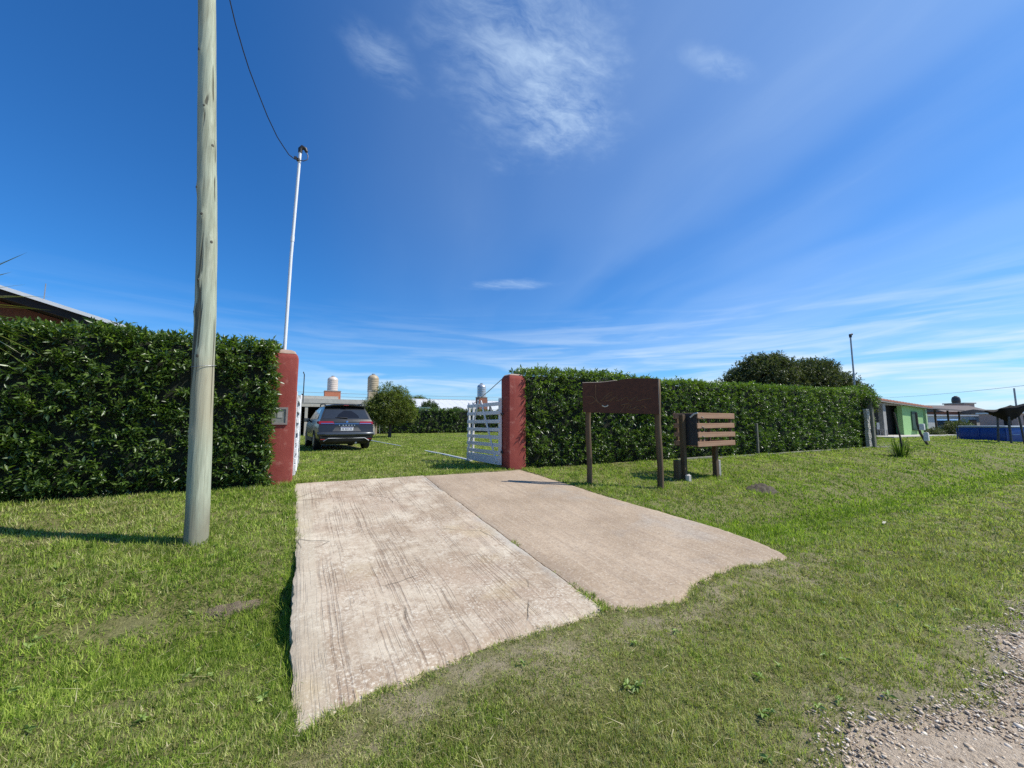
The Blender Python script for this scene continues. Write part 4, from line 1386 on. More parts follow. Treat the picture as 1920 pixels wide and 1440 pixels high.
# white pipe lying in the inner lawn
pp = MB((4.0, 10, .03))
pp.tube([(4.02, 9.6, .05), (3.95, 11.5, .08), (3.85, 13.2, .09)], .036, 8)
tag(pp.build('white_pipe', M_WHITE, None, loc=(4.0, 10, .03)), 'white pipe lying on the inner lawn behind the open gate', 'pipe')
pp = MB((3.7, 19, .12))
pp.tube([(3.72, 16.2, .12), (3.6, 19, .125), (3.5, 22.5, .13)], .024, 8)
tag(pp.build('white_pipe', M_WHITE, None, loc=(3.7, 19, .12)), 'white pipe lying on the inner lawn beside the dark car', 'pipe')

# bits of litter in the grass
for x, y, L, a, lab in ((7.6, 2.62, .17, .2, 'white stick lying in the grass right of the driveway'), (-.95, 2.35, .05, .8, 'small white scrap in the grass at the lower left')):
    z = gzf(x, y) + .035
    o = MB().add([(-L / 2, -.012, 0), (0, -.016, .008), (L / 2, -.012, 0), (L / 2, .012, .004), (0, .016, .012), (-L / 2, .012, .003), (0, 0, -.012)],
                 [(0, 1, 4, 5), (1, 2, 3, 4), (0, 6, 1), (1, 6, 2), (2, 6, 3), (3, 6, 4), (4, 6, 5), (5, 6, 0)]).build('litter_scrap', M_CREAM, None, loc=(x, y, z))
    o.rotation_euler = (0, 0, a)
    tag(o, lab, 'litter')

# ------------------------------------------------------------------ spiky palm just outside the left edge


def blade(m, base, dirv, L, w, droop, fold=.25, seg=7):
    dirv = Vector(dirv).normalized()
    side = dirv.cross(Vector((0, 0, 1)))
    if side.length < 1e-3:
        side = Vector((1, 0, 0))
    side.normalize()
    up = side.cross(dirv).normalized()
    vs, fs = [], []
    for i in range(seg + 1):
        t = i / seg
        c = Vector(base) + dirv * L * t + Vector((0, 0, -droop * L * t * t))
        ww = w * (0.55 + 1.4 * t) * (1 - t) ** .7 if t > 0 else w * .5
        vs += [c - side * ww + up * ww * fold, c, c + side * ww + up * ww * fold]
    for i in range(seg):
        a = i * 3
        fs += [(a, a + 1, a + 4, a + 3), (a + 1, a + 2, a + 5, a + 4)]
    m.add(vs, fs)


def attr_rnd(o, f=None):
    me = o.data
    a = me.attributes.new('rnd', 'FLOAT', 'POINT')
    v = random.random() if f is None else f
    a.data.foreach_set('value', np.full(len(me.vertices), v, dtype=np.float32))


yk = root('spiky_palm', 'spiky yellow-green palm at the left edge in front of the tall hedge', 'palm', (-3.62, 6.68, gzf(-3.62, 6.68)))
zc = 2.28
MB(yk.location).tube([(-3.62, 6.68, -.3), (-3.60, 6.68, 1.0), (-3.63, 6.67, zc)], [.16, .13, .12], 12).build('trunk', M_BARK, yk, smooth=True)
for i in range(64):
    az = 2.399 * i
    el = math.asin(min(1, max(-1, -0.75 + 1.7 * (i + .5) / 64)))
    dv = Vector((math.cos(az) * math.cos(el), math.sin(az) * math.cos(el), math.sin(el)))
    m = MB(yk.location)
    blade(m, Vector((-3.63, 6.67, zc)) + dv * .10, dv, random.uniform(.78, 1.02), .016, random.uniform(.02, .14))
    o = m.build('leaf', M_SPIKE, yk, fix=False)
    attr_rnd(o)

# rush tuft and stick on the right verge
tx, ty = 18.95, 5.9
rt = root('rush_tuft', 'tuft of upright rush-like leaves on the right lawn beyond the hedge end', 'plant', (tx, ty, gzf(tx, ty)))
for i in range(80):
    az = random.uniform(0, 2 * math.pi)
    el = random.uniform(.75, 1.5)
    dv = Vector((math.cos(az) * math.cos(el), math.sin(az) * math.cos(el), math.sin(el)))
    m = MB(rt.location)
    blade(m, (tx + .18 * math.cos(az) * random.random() ** .5, ty + .18 * math.sin(az) * random.random() ** .5, gzf(tx, ty) - .02), dv, random.uniform(.35, .80), .022, random.uniform(0, .25))
    o = m.build('leaf', M_RUSH, rt, fix=False)
    attr_rnd(o)
st = MB((19.3, 5.95, gzf(19.3, 5.95)))
st.tube([(19.28, 5.93, -.3), (19.24, 5.96, .5), (19.12, 6.03, 1.42)], [.03, .028, .022], 7)
tag(st.build('wooden_stake', M_BARK, None, loc=(19.3, 5.95, gzf(19.3, 5.95))), 'thin dark wooden stake standing behind the rush tuft', 'stake')

# leaning post with two white boxes
lp = root('leaning_post', 'dark leaning post carrying two small white meter boxes on the right lawn', 'post', (26.2, 7.25, gzf(26.2, 7.25)))
MB(lp.location).tube([(26.35, 7.15, -.15), (26.2, 7.38, .55), (26.18, 7.45, 1.0), (26.2, 7.46, 1.55)], [.05, .055, .05, .045], 8).build('post', M_BARK, lp)
MB(lp.location).box((26.10, 7.27, .86), (.17, .17, .30), bev=.02).build('meter_box', M_WHITEWALL, lp)
MB(lp.location).box((26.10, 7.16, .40), (.17, .17, .40), bev=.02).build('meter_box', M_WHITEWALL, lp)

# trailing shoots of the hedge hanging over the end post
n = 150
dd = rng.standard_normal((n, 3))
dd /= np.linalg.norm(dd, axis=1, keepdims=True)
C = dd * rng.random((n, 1)) ** .4 * np.array([.42, .22, .38])
C[:, 2] += -.0
iv = root('trailing_ivy', 'leafy green shoots hanging over the top of the grey end post', 'climber', (21.68, 7.52, 2.08))
V, F, r_, y_ = shoots(C, dd + np.array([0, -.3, .2]), 8, .13, .06, .10, .36, np.full(n, .5))
tag(link('foliage', raw_mesh('foliage', V, tris=F, attrs={'rnd': r_, 'young': y_}), M_HEDGE, iv), kind='stuff')
MB(iv.location).tube([(21.62, 7.46, 1.7), (21.65, 7.48, 2.0), (21.77, 7.55, 2.3)], [.012, .01, .006], 6).build('stem', M_BARK, iv)

# longer grass the mower missed round posts, pole, pillars and under the hedges
V, F, att = [], [], []
cnt = 0
spots = [(-.85, 5.27, .15, 130, .10), (4.93, 6.0, .09, 60, .08), (6.03, 5.29, .10, 70, .09), (7.22, 5.70, .14, 90, .08), (8.37, 5.75, .11, 70, .08), (18.95, 5.9, .3, 80, .14), (26.3, 7.2, .2, 60, .14),
         (4.15, 7.66, .08, 50, .08), (4.5, 7.66, .10, 60, .08), (-.1, 7.62, .08, 50, .07), (8.1, 4.62, .5, 170, .09), (-.4, 4.0, .32, 90, .06)]
for x in np.arange(-4.6, -.4, .16):
    spots.append((x + random.uniform(-.05, .05), 7.36 + random.uniform(-.05, .05), .07, 16, random.uniform(.05, .10)))
for x in np.arange(4.7, 21.5, .24):
    spots.append((x + random.uniform(-.1, .1), 7.52 + random.uniform(-.05, .05), .09, 18, random.uniform(.06, .13)))
for y in np.arange(2.3, 7.6, .09):
    spots.append((float(np.interp(y, LEFT_Y, LEFT_X)) - random.uniform(.01, .07), y, .04, 9, random.uniform(.04, .10)))
    spots.append((float(np.interp(y, RIGHT_Y, RIGHT_X)) + random.uniform(.0, .05), y, .04, 7, random.uniform(.03, .06)))
for (tx_, ty_, sp_, m_, hh) in spots:
    v, f = tuft_mesh(m_, sp_, hh * .5, hh * 1.15, 0.004 + .0006 * math.hypot(tx_, ty_), 0.2, 1.2)
    v = v + np.array([tx_, ty_, 0.0])
    base_z = ground_z(v[0::5, 0], v[0::5, 1])
    v[:, 2] += np.repeat(base_z, 5)
    V.append(v)
    F.append(f + cnt)
    cnt += len(v)
    att.append(np.repeat(rng.random(m_), 5))
A = np.concatenate(att)
me = raw_mesh('uncut_grass', np.concatenate(V), tris=np.concatenate(F), attrs={'rnd': .25 + .6 * A, 'dry': .35 * A ** 2})
tag(link('uncut_grass', me, M_GRASS), 'longer uncut grass round posts, pole and hedge feet', 'grass', kind='stuff')

# ------------------------------------------------------------------ dark grey sport utility car, seen from behind


def build_car(loc, rz):
    car = root('parked_car', 'dark grey sport utility car parked on the inner lawn, seen from behind', 'car', loc, rz)
    # body levels: (half width, height, rearward face position y)
    lev = [(.70, .26, .10), (.84, .30, .04), (.895, .42, .01), (.908, .55, .0), (.912, .66, .015), (.910, .78, .055), (.900, .90, .05), (.880, .99, .075), (.845, 1.07, .13),
           (.775, 1.27, .29), (.685, 1.46, .44), (.615, 1.535, .52), (.45, 1.59, .56), (.20, 1.615, .57), (.0, 1.62, .57)]
    nl = len(lev)
    st = [0.0, .30, .52, .62, .76, .92, 1.08, 1.22, 1.32, 1.6, 2.0, 2.3, 2.6, 2.85, 3.1, 3.18, 3.3, 3.42, 3.58, 3.74, 3.86, 3.98, 4.15, 4.3, 4.40, 4.45]
    vs, fs = [], []

    def roof_scale(y, z):
        if z <= 1.0:
            hood = np.interp(y, [3.0, 3.3, 4.0, 4.3, 4.40, 4.45], [1.06, 1.02, .95, .88, .76, .62])
            return min(z, hood)
        top = np.interp(y, [0, 1.2, 2.1, 2.45, 2.7, 3.3], [1.0, 1.0, .99, .95, .84, .0])
        hood = np.interp(y, [3.0, 3.3, 4.0, 4.3, 4.40, 4.45], [1.06, 1.02, .95, .88, .76, .62])
        return min(1.0, hood) + (z - 1.0) * top if y < 3.3 else hood
    for si, y in enumerate(st):
        for w, z, yr in lev:
            yy = max(y, 0) + yr * max(0, 1 - y / 1.2)
            ww = w * np.interp(y, [0, .35, 1.0, 3.2, 4.0, 4.3, 4.45], [.955, .99, 1.0, 1.0, .97, .90, .78])
            zz = roof_scale(y, z)
            for ax in (.92, 3.58):
                d = abs(yy - ax)
                if d < .40 and z < .75:
                    zz = max(zz, .33 + math.sqrt(max(0, .40 ** 2 - d * d)) * .98)
            vs.append((ww, yy, zz))
    for si in range(len(st) - 1):
        for i in range(nl - 1):
            a = si * nl + i
            fs.append((a, a + nl, a + nl + 1, a + 1))
    nf = len(vs)
    vs += [(-x, y, z) for x, y, z in vs]
    fs += [tuple(nf + i for i in reversed(f)) for f in fs]
    # rear face rows
    cols = 9
    rowi = []
    for i in range(nl - 1):
        w, z, yr = vs[i][0], vs[i][2], vs[i][1]
        r_ = []
        for k in range(cols):
            t = k / (cols - 1) * 2 - 1
            r_.append(len(vs))
            vs.append((w * t, yr - .05 * (1 - t * t) * (1 if z < 1.5 else .5), z))
        rowi.append(r_)
    for i in range(len(rowi) - 1):
        for k in range(cols - 1):
            fs.append((rowi[i][k], rowi[i][k + 1], rowi[i + 1][k + 1], rowi[i + 1][k]))
    # front face
    last = (len(st) - 1) * nl
    for i in range(nl - 1):
        fs.append((last + i, last + i + 1, nf + last + i + 1, nf + last + i))
    b = MB().add(vs, fs).build('body', M_CARPAINT, car, smooth=True)

    def rear_y(x, z):
        ws = np.interp(z, [l[1] for l in lev], [l[0] for l in lev]) * .955
        t = x / ws
        return float(np.interp(z, [l[1] for l in lev], [l[2] for l in lev])) - .05 * (1 - t * t)

    def rear_patch(outline, thick=.006, rows=6, cols=10):
        """outline(zt) -> (z, xl, xr) for zt in 0..1; a sheet lying on the rear face."""
        v, f = [], []
        for i in range(rows + 1):
            z, xl, xr = outline(i / rows)
            for k in range(cols + 1):
                x = xl + (xr - xl) * k / cols
                v.append((x, rear_y(x, z) - thick, z))
        for i in range(rows):
            for k in range(cols):
                a = i * (cols + 1) + k
                f.append((a, a + 1, a + cols + 2, a + cols + 1))
        return MB().add(v, f)
    gl = rear_patch(lambda t: (1.085 + .345 * t, -(.745 - .13 * t), .745 - .13 * t), .007).build('rear_window', M_CARGLASS, car, smooth='all')
    rear_patch(lambda t: (1.115 + .25 * t, -.27 * math.cos(t * 1.45) - .04, .27 * math.cos(t * 1.45) + .14), .010).build('wiped_area', plain('clean_glass', (0.012, 0.012, 0.014), (0.016, 0.016, 0.018), .05, 3, bmp=0), gl, smooth='all')
    MB().tube([(.02, rear_y(.02, 1.11) - .03, 1.11), (-.20, rear_y(-.2, 1.125) - .03, 1.125), (-.36, rear_y(-.36, 1.13) - .02, 1.13)], [.02, .014, .008], 6).build('wiper', M_CARBLACK, gl)
    # spoiler
    m = MB()
    v, f = [], []
    for k in range(11):
        x = -.66 + 1.32 * k / 10
        yb = .30 + .06 * (x / .66) ** 2
        zt = 1.585 - .05 * (x / .66) ** 2
        v += [(x, yb + .30, zt + .02), (x, yb, zt - .005), (x, yb + .01, zt - .045), (x, yb + .24, zt - .06)]
    for k in range(10):
        for j in range(4):
            a, c2 = k * 4 + j, k * 4 + (j + 1) % 4
            f.append((a, c2, c2 + 4, a + 4))
    f += [(0, 1, 2, 3), (43, 42, 41, 40)]
    sp = m.add(v, f).build('spoiler', M_CARPAINT, car, smooth=True)
    MB().box((0, .295, 1.555), (.16, .012, .018)).build('brake_light', M_TAIL, sp)
    # tail lamps with chrome strip between them
    for s in (-1, 1):
        o = rear_patch(lambda t: (.905 + .095 * t, s * (.40 + .03 * t), s * .862), .012, 4, 8).build('tail_light', M_TAIL, car, smooth='all')
        rear_patch(lambda t: (.915 + .022 * t, s * .42, s * .80), .016, 2, 8).build('light_strip', M_CHROME, o)
        MB().add([(s * .862, .045, .905), (s * .915, .22, .93), (s * .906, .24, .995), (s * .855, .06, 1.0)], [(0, 1, 2, 3)]).build('side_lens', M_TAIL, o, fix=False)
    rear_patch(lambda t: (.905 + .018 * t, -.40, .40), .012, 2, 8).build('chrome_strip', M_CHROME, car)
    for k, (x, dx) in enumerate([(-.24, .03), (-.12, .045), (-.03, .045), (.06, .045), (.15, .045), (.24, .03)]):
        MB().box((x, rear_y(x, .865) - .008, .865), (dx, .008, .03)).build('badge_letter', M_CHROME, car)
    MB().lathe((0, 0, 0), [(.035, -.006), (.04, 0), (.03, .006)], 14).build('badge', M_CHROME, car, loc=(.0, rear_y(0, .98) - .006, .98)).rotation_euler = (R(75), 0, 0)
    # number plate recess and plate
    rear_patch(lambda t: (.66 + .17 * t, -(.46 - .12 * t), .46 - .12 * t), .006, 4, 8).build('plate_recess', plain('recess_grey', (0.05, 0.052, 0.052), (0.06, 0.062, 0.062), .5, 4, bmp=0), car)
    pt = MB().box((0, rear_y(0, .745) - .02, .745), (.40, .012, .125), bev=.004).build('number_plate', M_PLATE, car)
    for k, x in enumerate((-.15, -.11, -.045, -.005, .035, .10, .14)):
        MB().box((x, rear_y(0, .745) - .028, .738), (.014, .004, .05)).build('plate_letter', M_BLACK, pt)
    MB().box((0, rear_y(0, .745) - .0275, .795), (.36, .003, .016)).build('plate_band', plain('plate_blue', (0.02, 0.05, 0.25), (0.03, 0.07, 0.3), .4, 5, bmp=0), pt)
    # bumper
    v, f = [], []
    prof = [(.03, .64), (-.035, .625), (-.055, .57), (-.045, .52), (.03, .505)]
    for k in range(13):
        t = k / 12 * 2 - 1
        x = .905 * t
        yb = rear_y(x * .95, .57) + .10 * max(0, abs(t) - .8) / .2 * .6
        v += [(x, yb + p[0], p[1]) for p in prof]
    for k in range(12):
        for j in range(4):
            a = k * 5 + j
            f.append((a, a + 1, a + 6, a + 5))
    bp_ = MB().add(v, f).build('bumper', plain('bumper_grey', (0.055, 0.062, 0.066), (0.065, 0.07, 0.075), .3, 3, metal=.35, bmp=0, coat=.8), car, smooth='all')
    rear_patch(lambda t: (.27 + .225 * t, -.80 - .03 * t, .80 + .03 * t), .03, 4, 10).build('cladding', M_CARBLACK, car)
    for s in (-1, 1):
        MB().box((s * .72, -.022, .475), (.20, .02, .07), bev=.008).build('fog_recess', M_BLACK, car)
        MB().box((s * .74, -.030, .40), (.14, .012, .022)).build('reflector', M_TAIL, car)
    tr = MB()
    tr.tube([(-.72, -.035, .34), (-.58, -.055, .43), (.58, -.055, .43), (.72, -.035, .34)], .016, 6).build('trim', M_GREYMETAL, car)
    MB().tube([(.30, -.02, .27), (.30, .3, .28)], .035, 10).build('exhaust_pipe', M_GREYMETAL, car)
    MB().box((0, 2.2, .30), (1.5, 3.9, .16)).build('underbody', M_CARBLACK, car)
    # side windows, pillars and mirrors
    for s in (-1, 1):
        def sidep(y, t):
            w0, z0, w1, z1 = .847, 1.075, .69, 1.45
            zt = z0 + (z1 - z0) * t
            ww = w0 + (w1 - w0) * t
            return (s * (ww + .008), y, zt)
        for (ya, yb_, yc, yd) in ((.62, 1.42, .86, 1.40), (1.50, 2.42, 1.48, 2.22), (2.46, 3.02, 2.26, 2.42)):
            MB().add([sidep(ya, .02), sidep(yb_, .02), sidep(yd, .93), sidep(yc, .93)], [(0, 1, 2, 3)]).build('side_window', M_CARGLASS, car, fix=False)
        mr = MB().box((s * 1.00, 2.62, 1.06), (.20, .11, .14), bev=.03).build('mirror', M_CARPAINT, car)
        MB().box((s * 1.00, 2.562, 1.06), (.16, .006, .10)).build('mirror_glass', M_CARGLASS, mr)
        MB().box((s * .91, 2.64, 1.02), (.10, .05, .04)).build('mirror_arm', M_CARBLACK, mr)
        MB().tube([(s * .60, .75, 1.56), (s * .62, .85, 1.615), (s * .62, 1.9, 1.63), (s * .60, 2.15, 1.575)], .02, 6).build('roof_rail', M_CARBLACK, car)
        MB().box((s * .905, 1.75, 0.93), (.02, .18, .03)).build('door_handle', M_CHROME, car)
        MB().box((s * .905, 2.25, .36), (.03, 1.7, .12)).build('sill_cladding', M_CARBLACK, car)
        for ax in (.92, 3.58):
            # arch lining
            v, f = [], []
            for k in range(15):
                a = math.pi * k / 14
                for rr, dx in ((.405, .0), (.36, .012)):
                    v.append((s * (.905 + dx), ax + math.cos(a) * rr, .34 + math.sin(a) * rr))
            for k in range(14):
                f.append((k * 2, k * 2 + 1, k * 2 + 3, k * 2 + 2))
            MB().add(v, f).build('arch_cladding', M_CARBLACK, car)
            w = bpy.data.objects.new('wheel', None)
            COL.objects.link(w)
            w.parent = car
            w.location = (s * .80, ax, .34)
            w.rotation_euler = (0, R(90), 0)
            MB().lathe((0, 0, 0), [(.22, -.11), (.30, -.112), (.332, -.09), (.342, -.05), (.342, .05), (.332, .09), (.30, .112), (.22, .11)], 28).build('tyre', M_TYRE, w, smooth=True)
            rim = MB().lathe((0, 0, s * .085), [(.235, -.01), (.235, .02), (.21, .01), (.20, -.03)], 24)
            for k in range(5):
                a = 2 * math.pi * k / 5
                rim.box((.11 * math.cos(a), .11 * math.sin(a), s * .095), (.20, .05, .02), rz=a)
            rim.build('rim', M_GREYMETAL, w)
    # rear seat heads and cabin floor give the glass something dark behind
    return car


build_car((1.51, 14.55, gzf(1.5, 15.2) - .005), R(4.0))

# ------------------------------------------------------------------ trees


def tree(name, label, x, y, zb, trunk_h, trunk_r, lobes, n, leaf, mat, droop=0.0, lobes_at=None, limbs=6, group=None, per=8, seed=1, ratio=.36):
    """Tapered trunk with limbs; shoots of leaves spread through several uneven lobes (cx, cy, cz, rx, ry, rz)."""
    random.seed(seed)
    rt = root(name, label, 'tree', (x, y, zb), group=group)
    top = Vector((x + .05, y, zb + trunk_h))
    MB(rt.location).tube([(x, y, zb - .2), (x + .03, y, zb + trunk_h * .5), top], [trunk_r * 1.25, trunk_r, trunk_r * .8], 10).build('trunk', M_BARK, rt, smooth=True)
    for k in range(limbs):
        lb = lobes[k % len(lobes)]
        e = Vector((x + lb[0] + random.uniform(-.4, .4) * lb[3], y + lb[1] + random.uniform(-.4, .4) * lb[4], zb + lb[2] + random.uniform(-.2, .5) * lb[5]))
        mid = top.lerp(e, .5) + Vector((random.uniform(-.1, .1), random.uniform(-.1, .1), .1)) * lb[3]
        MB(rt.location).tube([top - Vector((0, 0, .15)), mid, e], [trunk_r * .6, trunk_r * .38, trunk_r * .1], 7).build('limb', M_BARK, rt, smooth=True)
    Cs, Ds = [], []
    vol = sum(l[3] * l[4] * l[5] for l in lobes)
    for lb in lobes:
        m = int(n * lb[3] * lb[4] * lb[5] / vol)
        d = rng.standard_normal((m, 3))
        d /= np.linalg.norm(d, axis=1, keepdims=True)
        r = rng.random(m) ** .33 * .4 + .6 * rng.random(m) ** .14 * 1.0
        r = np.clip(r, 0, 1) * (1 + .16 * sn(d[:, 0] * 4 + lb[0], d[:, 2] * 4 + d[:, 1] * 3, 1, 1) + .06 * rng.standard_normal(m))
        c = d * r[:, None] * np.array(lb[3:6]) + np.array(lb[:3])
        keep = (sn(c[:, 0] * 2.2 / max(.5, lb[3] * .6), c[:, 2] * 2.6 / max(.5, lb[3] * .6) + c[:, 1], 1, seed) > -.62)
        Cs.append(c[keep])
        Ds.append(d[keep] + np.array([0, 0, .25 - droop]) + .5 * rng.standard_normal((keep.sum(), 3)))
    C = np.concatenate(Cs)
    D = np.concatenate(Ds)
    V, F, r_, _ = shoots(C, D, per, leaf * 2.2, leaf * .6, leaf * 1.2, ratio, np.zeros(len(C)), curl=.15 + droop * .3)
    tag(link('crown', raw_mesh('crown', V, tris=F, attrs={'rnd': r_}), mat, rt), kind='stuff')
    return rt


tree('lawn_tree', 'round bushy olive-green tree standing on the inner lawn right of the car', 5.55, 27.6, .1, 1.1, .10,
     [(0, 0, 2.0, 1.55, 1.4, 1.15), (-.75, -.2, 1.6, 1.0, 1.0, .8), (.8, -.2, 1.7, 1.0, 1.0, .85), (-.2, -.1, 2.9, .85, .8, .75), (.55, 0, 2.75, .8, .8, .7), (-1.2, .1, 2.0, .6, .7, .6), (1.35, 0, 2.1, .5, .6, .6)],
     2600, .16, M_TREE_OLIVE, droop=.35, limbs=9, seed=3, per=9, ratio=.22)
tree('shade_tree', 'broad dark tree crown rising behind the far half of the long hedge', 30.9, 15.4, 0.1, 2.2, .28,
     [(-1.4, .6, 3.7, 2.5, 2.4, 2.1), (1.5, -.6, 3.5, 2.4, 2.2, 2.0), (3.4, -1.6, 3.1, 1.6, 1.6, 1.5), (-3.0, 1.6, 3.2, 1.7, 1.6, 1.5), (-1.4, .6, 4.9, 1.5, 1.6, 1.0), (2.0, -1.0, 4.5, 1.5, 1.4, 1.1), (4.6, -2.3, 2.6, 1.1, 1.0, 1.3)],
     11000, .20, M_TREE_DARK, limbs=12, seed=5, per=8)
tree('small_tree', 'small bright tree top peeping over the long white metal roof', 15.6, 58, .1, 2.6, .14, [(0, 0, 4.0, 1.3, 1.2, 1.0), (.8, 0, 3.7, .8, .8, .7)], 500, .25, M_TREE_OLIVE, limbs=4, seed=7)
tree('small_tree', 'small round bush tree in front of the white metal roof behind the far hedge', 12.6, 42.0, .1, 1.5, .12, [(0, 0, 2.7, .95, .9, .75), (-.5, 0, 2.5, .6, .6, .5)], 420, .18, M_TREE_MID, limbs=4, seed=8)
tree('small_tree', 'low green bush tree just left of the open gate leaf beyond the far hedge', 15.9, 42.5, .1, 1.2, .1, [(0, 0, 2.3, .7, .7, .45)], 220, .18, M_TREE_MID, limbs=3, seed=9)

# ------------------------------------------------------------------ buildings beyond the inner lawn


def part(rt, name, mat, *boxes, bev=0.0, **kw):
    m = MB(rt.location)
    for c, s in boxes:
        m.box(c, s, bev=bev)
    return m.build(name, mat, rt, **kw)


cp = root('carport', 'low flat-roofed open carport with a dark interior behind the car', 'carport', (1.5, 36.5, .1))
part(cp, 'roof', M_CONCPALE, ((1.2, 36.6, 2.76), (9.2, 6.0, .34)))
part(cp, 'beam', M_CREAM, ((1.2, 33.72, 2.44), (9.0, .2, .26)))
part(cp, 'parapet', M_CREAM, ((-.2, 34.0, 3.05), (6.0, .18, .22)))
part(cp, 'wall', M_INTERIOR_SHADE, ((1.2, 39.4, 1.3), (9.0, .15, 2.5)))  # carport walls coloured near-black to stand for shade under the roof
part(cp, 'wall', M_INTERIOR_SHADE, ((5.6, 36.6, 1.3), (.15, 5.4, 2.5)))
part(cp, 'wall', M_INTERIOR_SHADE, ((-3.2, 36.6, 1.3), (.15, 5.4, 2.5)))
for x in (-3.0, 0.6, 5.5):
    part(cp, 'column', M_CREAM, ((x, 33.75, 1.2), (.2, .2, 2.4)))


def tank(label, x, y, z, r, h, mat, base, bmat, bw, bz0):
    t = root('water_tank', label, 'water tank', (x, y, z), group='rooftop water tanks')
    prof = [(r * .97, 0)]
    for k in range(6):
        z0 = h * .76 * (k + .1) / 6
        prof += [(r * .97, z0), (r, z0 + h * .03), (r, z0 + h * .08), (r * .97, z0 + h * .11)]
    prof += [(r, h * .76), (r * .94, h * .82), (r * .75, h * .90), (r * .42, h * .96), (r * .30, h * .97)]
    MB().lathe((0, 0, 0), prof, 24).build('tank_body', mat, t, smooth=True)
    MB().lathe((0, 0, h * .965), [(r * .32, 0), (r * .32, h * .05), (r * .22, h * .07)], 16).build('lid', M_GREYMETAL, t)
    b = part(t, 'stand', bmat, ((x, y, (z + bz0) / 2 - .03), (bw, bw, z - bz0 - .06)))
    part(t, 'stand_slab', M_CONC, ((x, y, z - .03), (bw + .06, bw + .06, .06)))
    MB().tube([(r * .9, -.25, 0), (r * 1.25, -.25, -.3), (r * 1.35, -.2, bz0 - z + .1)], .03, 6).build('pipe', M_GREYMETAL, t)
    return t


tank('white water tank on an orange brick stand above the carport roof', 2.6, 37.6, 3.85, .43, 1.3, M_TANK_W, None, M_ORANGE, 1.25, 2.9)
tank('beige water tank on a tall block stand behind the round tree', 5.75, 36.2, 3.9, .47, 1.45, M_TANK_B, None, M_TANK_B, .78, .1)
tank('grey steel water tank on a brick stand beyond the open gate', 18.45, 41.3, 4.05, .5, 1.55, M_TANK_G, None, M_BRICK, 1.0, .1)

wb = root('metal_shed', 'long low shed with a white sheet-metal roof beyond the far hedge', 'shed', (17, 50, .1))
part(wb, 'wall', M_WHITEWALL, ((18.5, 50.5, 1.4), (19.5, 7.0, 2.7)))
for k in range(20):
    x = 8.6 + k * 1.0
    MB(wb.location).add([(x, 46.6, 2.72), (x + .98, 46.6, 2.72), (x + .98, 51.5, 4.25), (x, 51.5, 4.25), (x, 46.6, 2.66), (x + .98, 46.6, 2.66), (x + .98, 51.5, 4.19), (x, 51.5, 4.19)],
                        [(0, 1, 2, 3), (7, 6, 5, 4), (0, 4, 5, 1), (2, 6, 7, 3), (1, 5, 6, 2), (3, 7, 4, 0)]).build('roof_sheet', M_SHEET, wb)
part(wb, 'ridge_cap', M_ROOFWHITE, ((18.6, 51.6, 4.28), (20.2, .3, .08)))
part(wb, 'gable_wall', M_CREAM, ((8.4, 49.4, 1.9), (.5, 4.4, 3.6)))

gs = root('garden_shed', 'low teal roofed garden shed just above the far hedge', 'shed', (11.0, 41.6, .1))
part(gs, 'wall', M_WHITEWALL, ((10.9, 41.8, 1.35), (2.5, 1.8, 2.5)))
part(gs, 'roof', M_TEAL, ((10.9, 41.7, 2.68), (2.8, 2.1, .14)))
part(gs, 'vent_pipe', M_GREYMETAL, ((10.5, 41.2, 2.95), (.22, .22, .45)))

sd = root('satellite_dish', 'small dark satellite dish on a stalk beyond the open gate', 'satellite dish', (17.6, 37.2, 2.6))
MB().lathe((0, 0, 0), [(.02, -.05), (.16, -.03), (.28, .02), (.32, .05), (.31, .06), (.05, -.03)], 18).build('dish', M_DARKMETAL, sd, smooth=True).rotation_euler = (R(75), 0, R(40))
MB().tube([(0, .03, -2.5), (0, .05, -.1), (0, 0, 0)], .03, 6).build('stalk', M_DARKMETAL, sd)
ow = MB((0, 44, 4))
for z, s_ in ((4.45, .30), (4.05, .25)):
    pts = []
    for k in range(41):
        t = k / 40
        pts.append((-12 + 44 * t, 44, z - s_ * 4 * t * (1 - t) + .3 * (t - .5)))
    ow.tube(pts, .016, 4)
tag(ow.build('utility_wire', M_GREYMETAL, None, loc=(0, 44, 4)), 'pair of thin utility wires crossing beyond the carport and shed', 'wire')

# neighbour's red house on the far left: only the roof edge shows over the hedge
rh = root('red_house', 'brown-red gabled house whose white roof edge shows above the left hedge', 'house', (-9, 17, 0))
ex, ez = -3.2, 3.20           # right eave
sl = (4.06 - 3.49) / (5.98 - 4.14)
rxx, rzz = -12.5, 3.20 + 9.3 * sl
lx, lz = -21.8, 3.20
prof = [(ex, ez), (rxx, rzz), (lx, lz)]
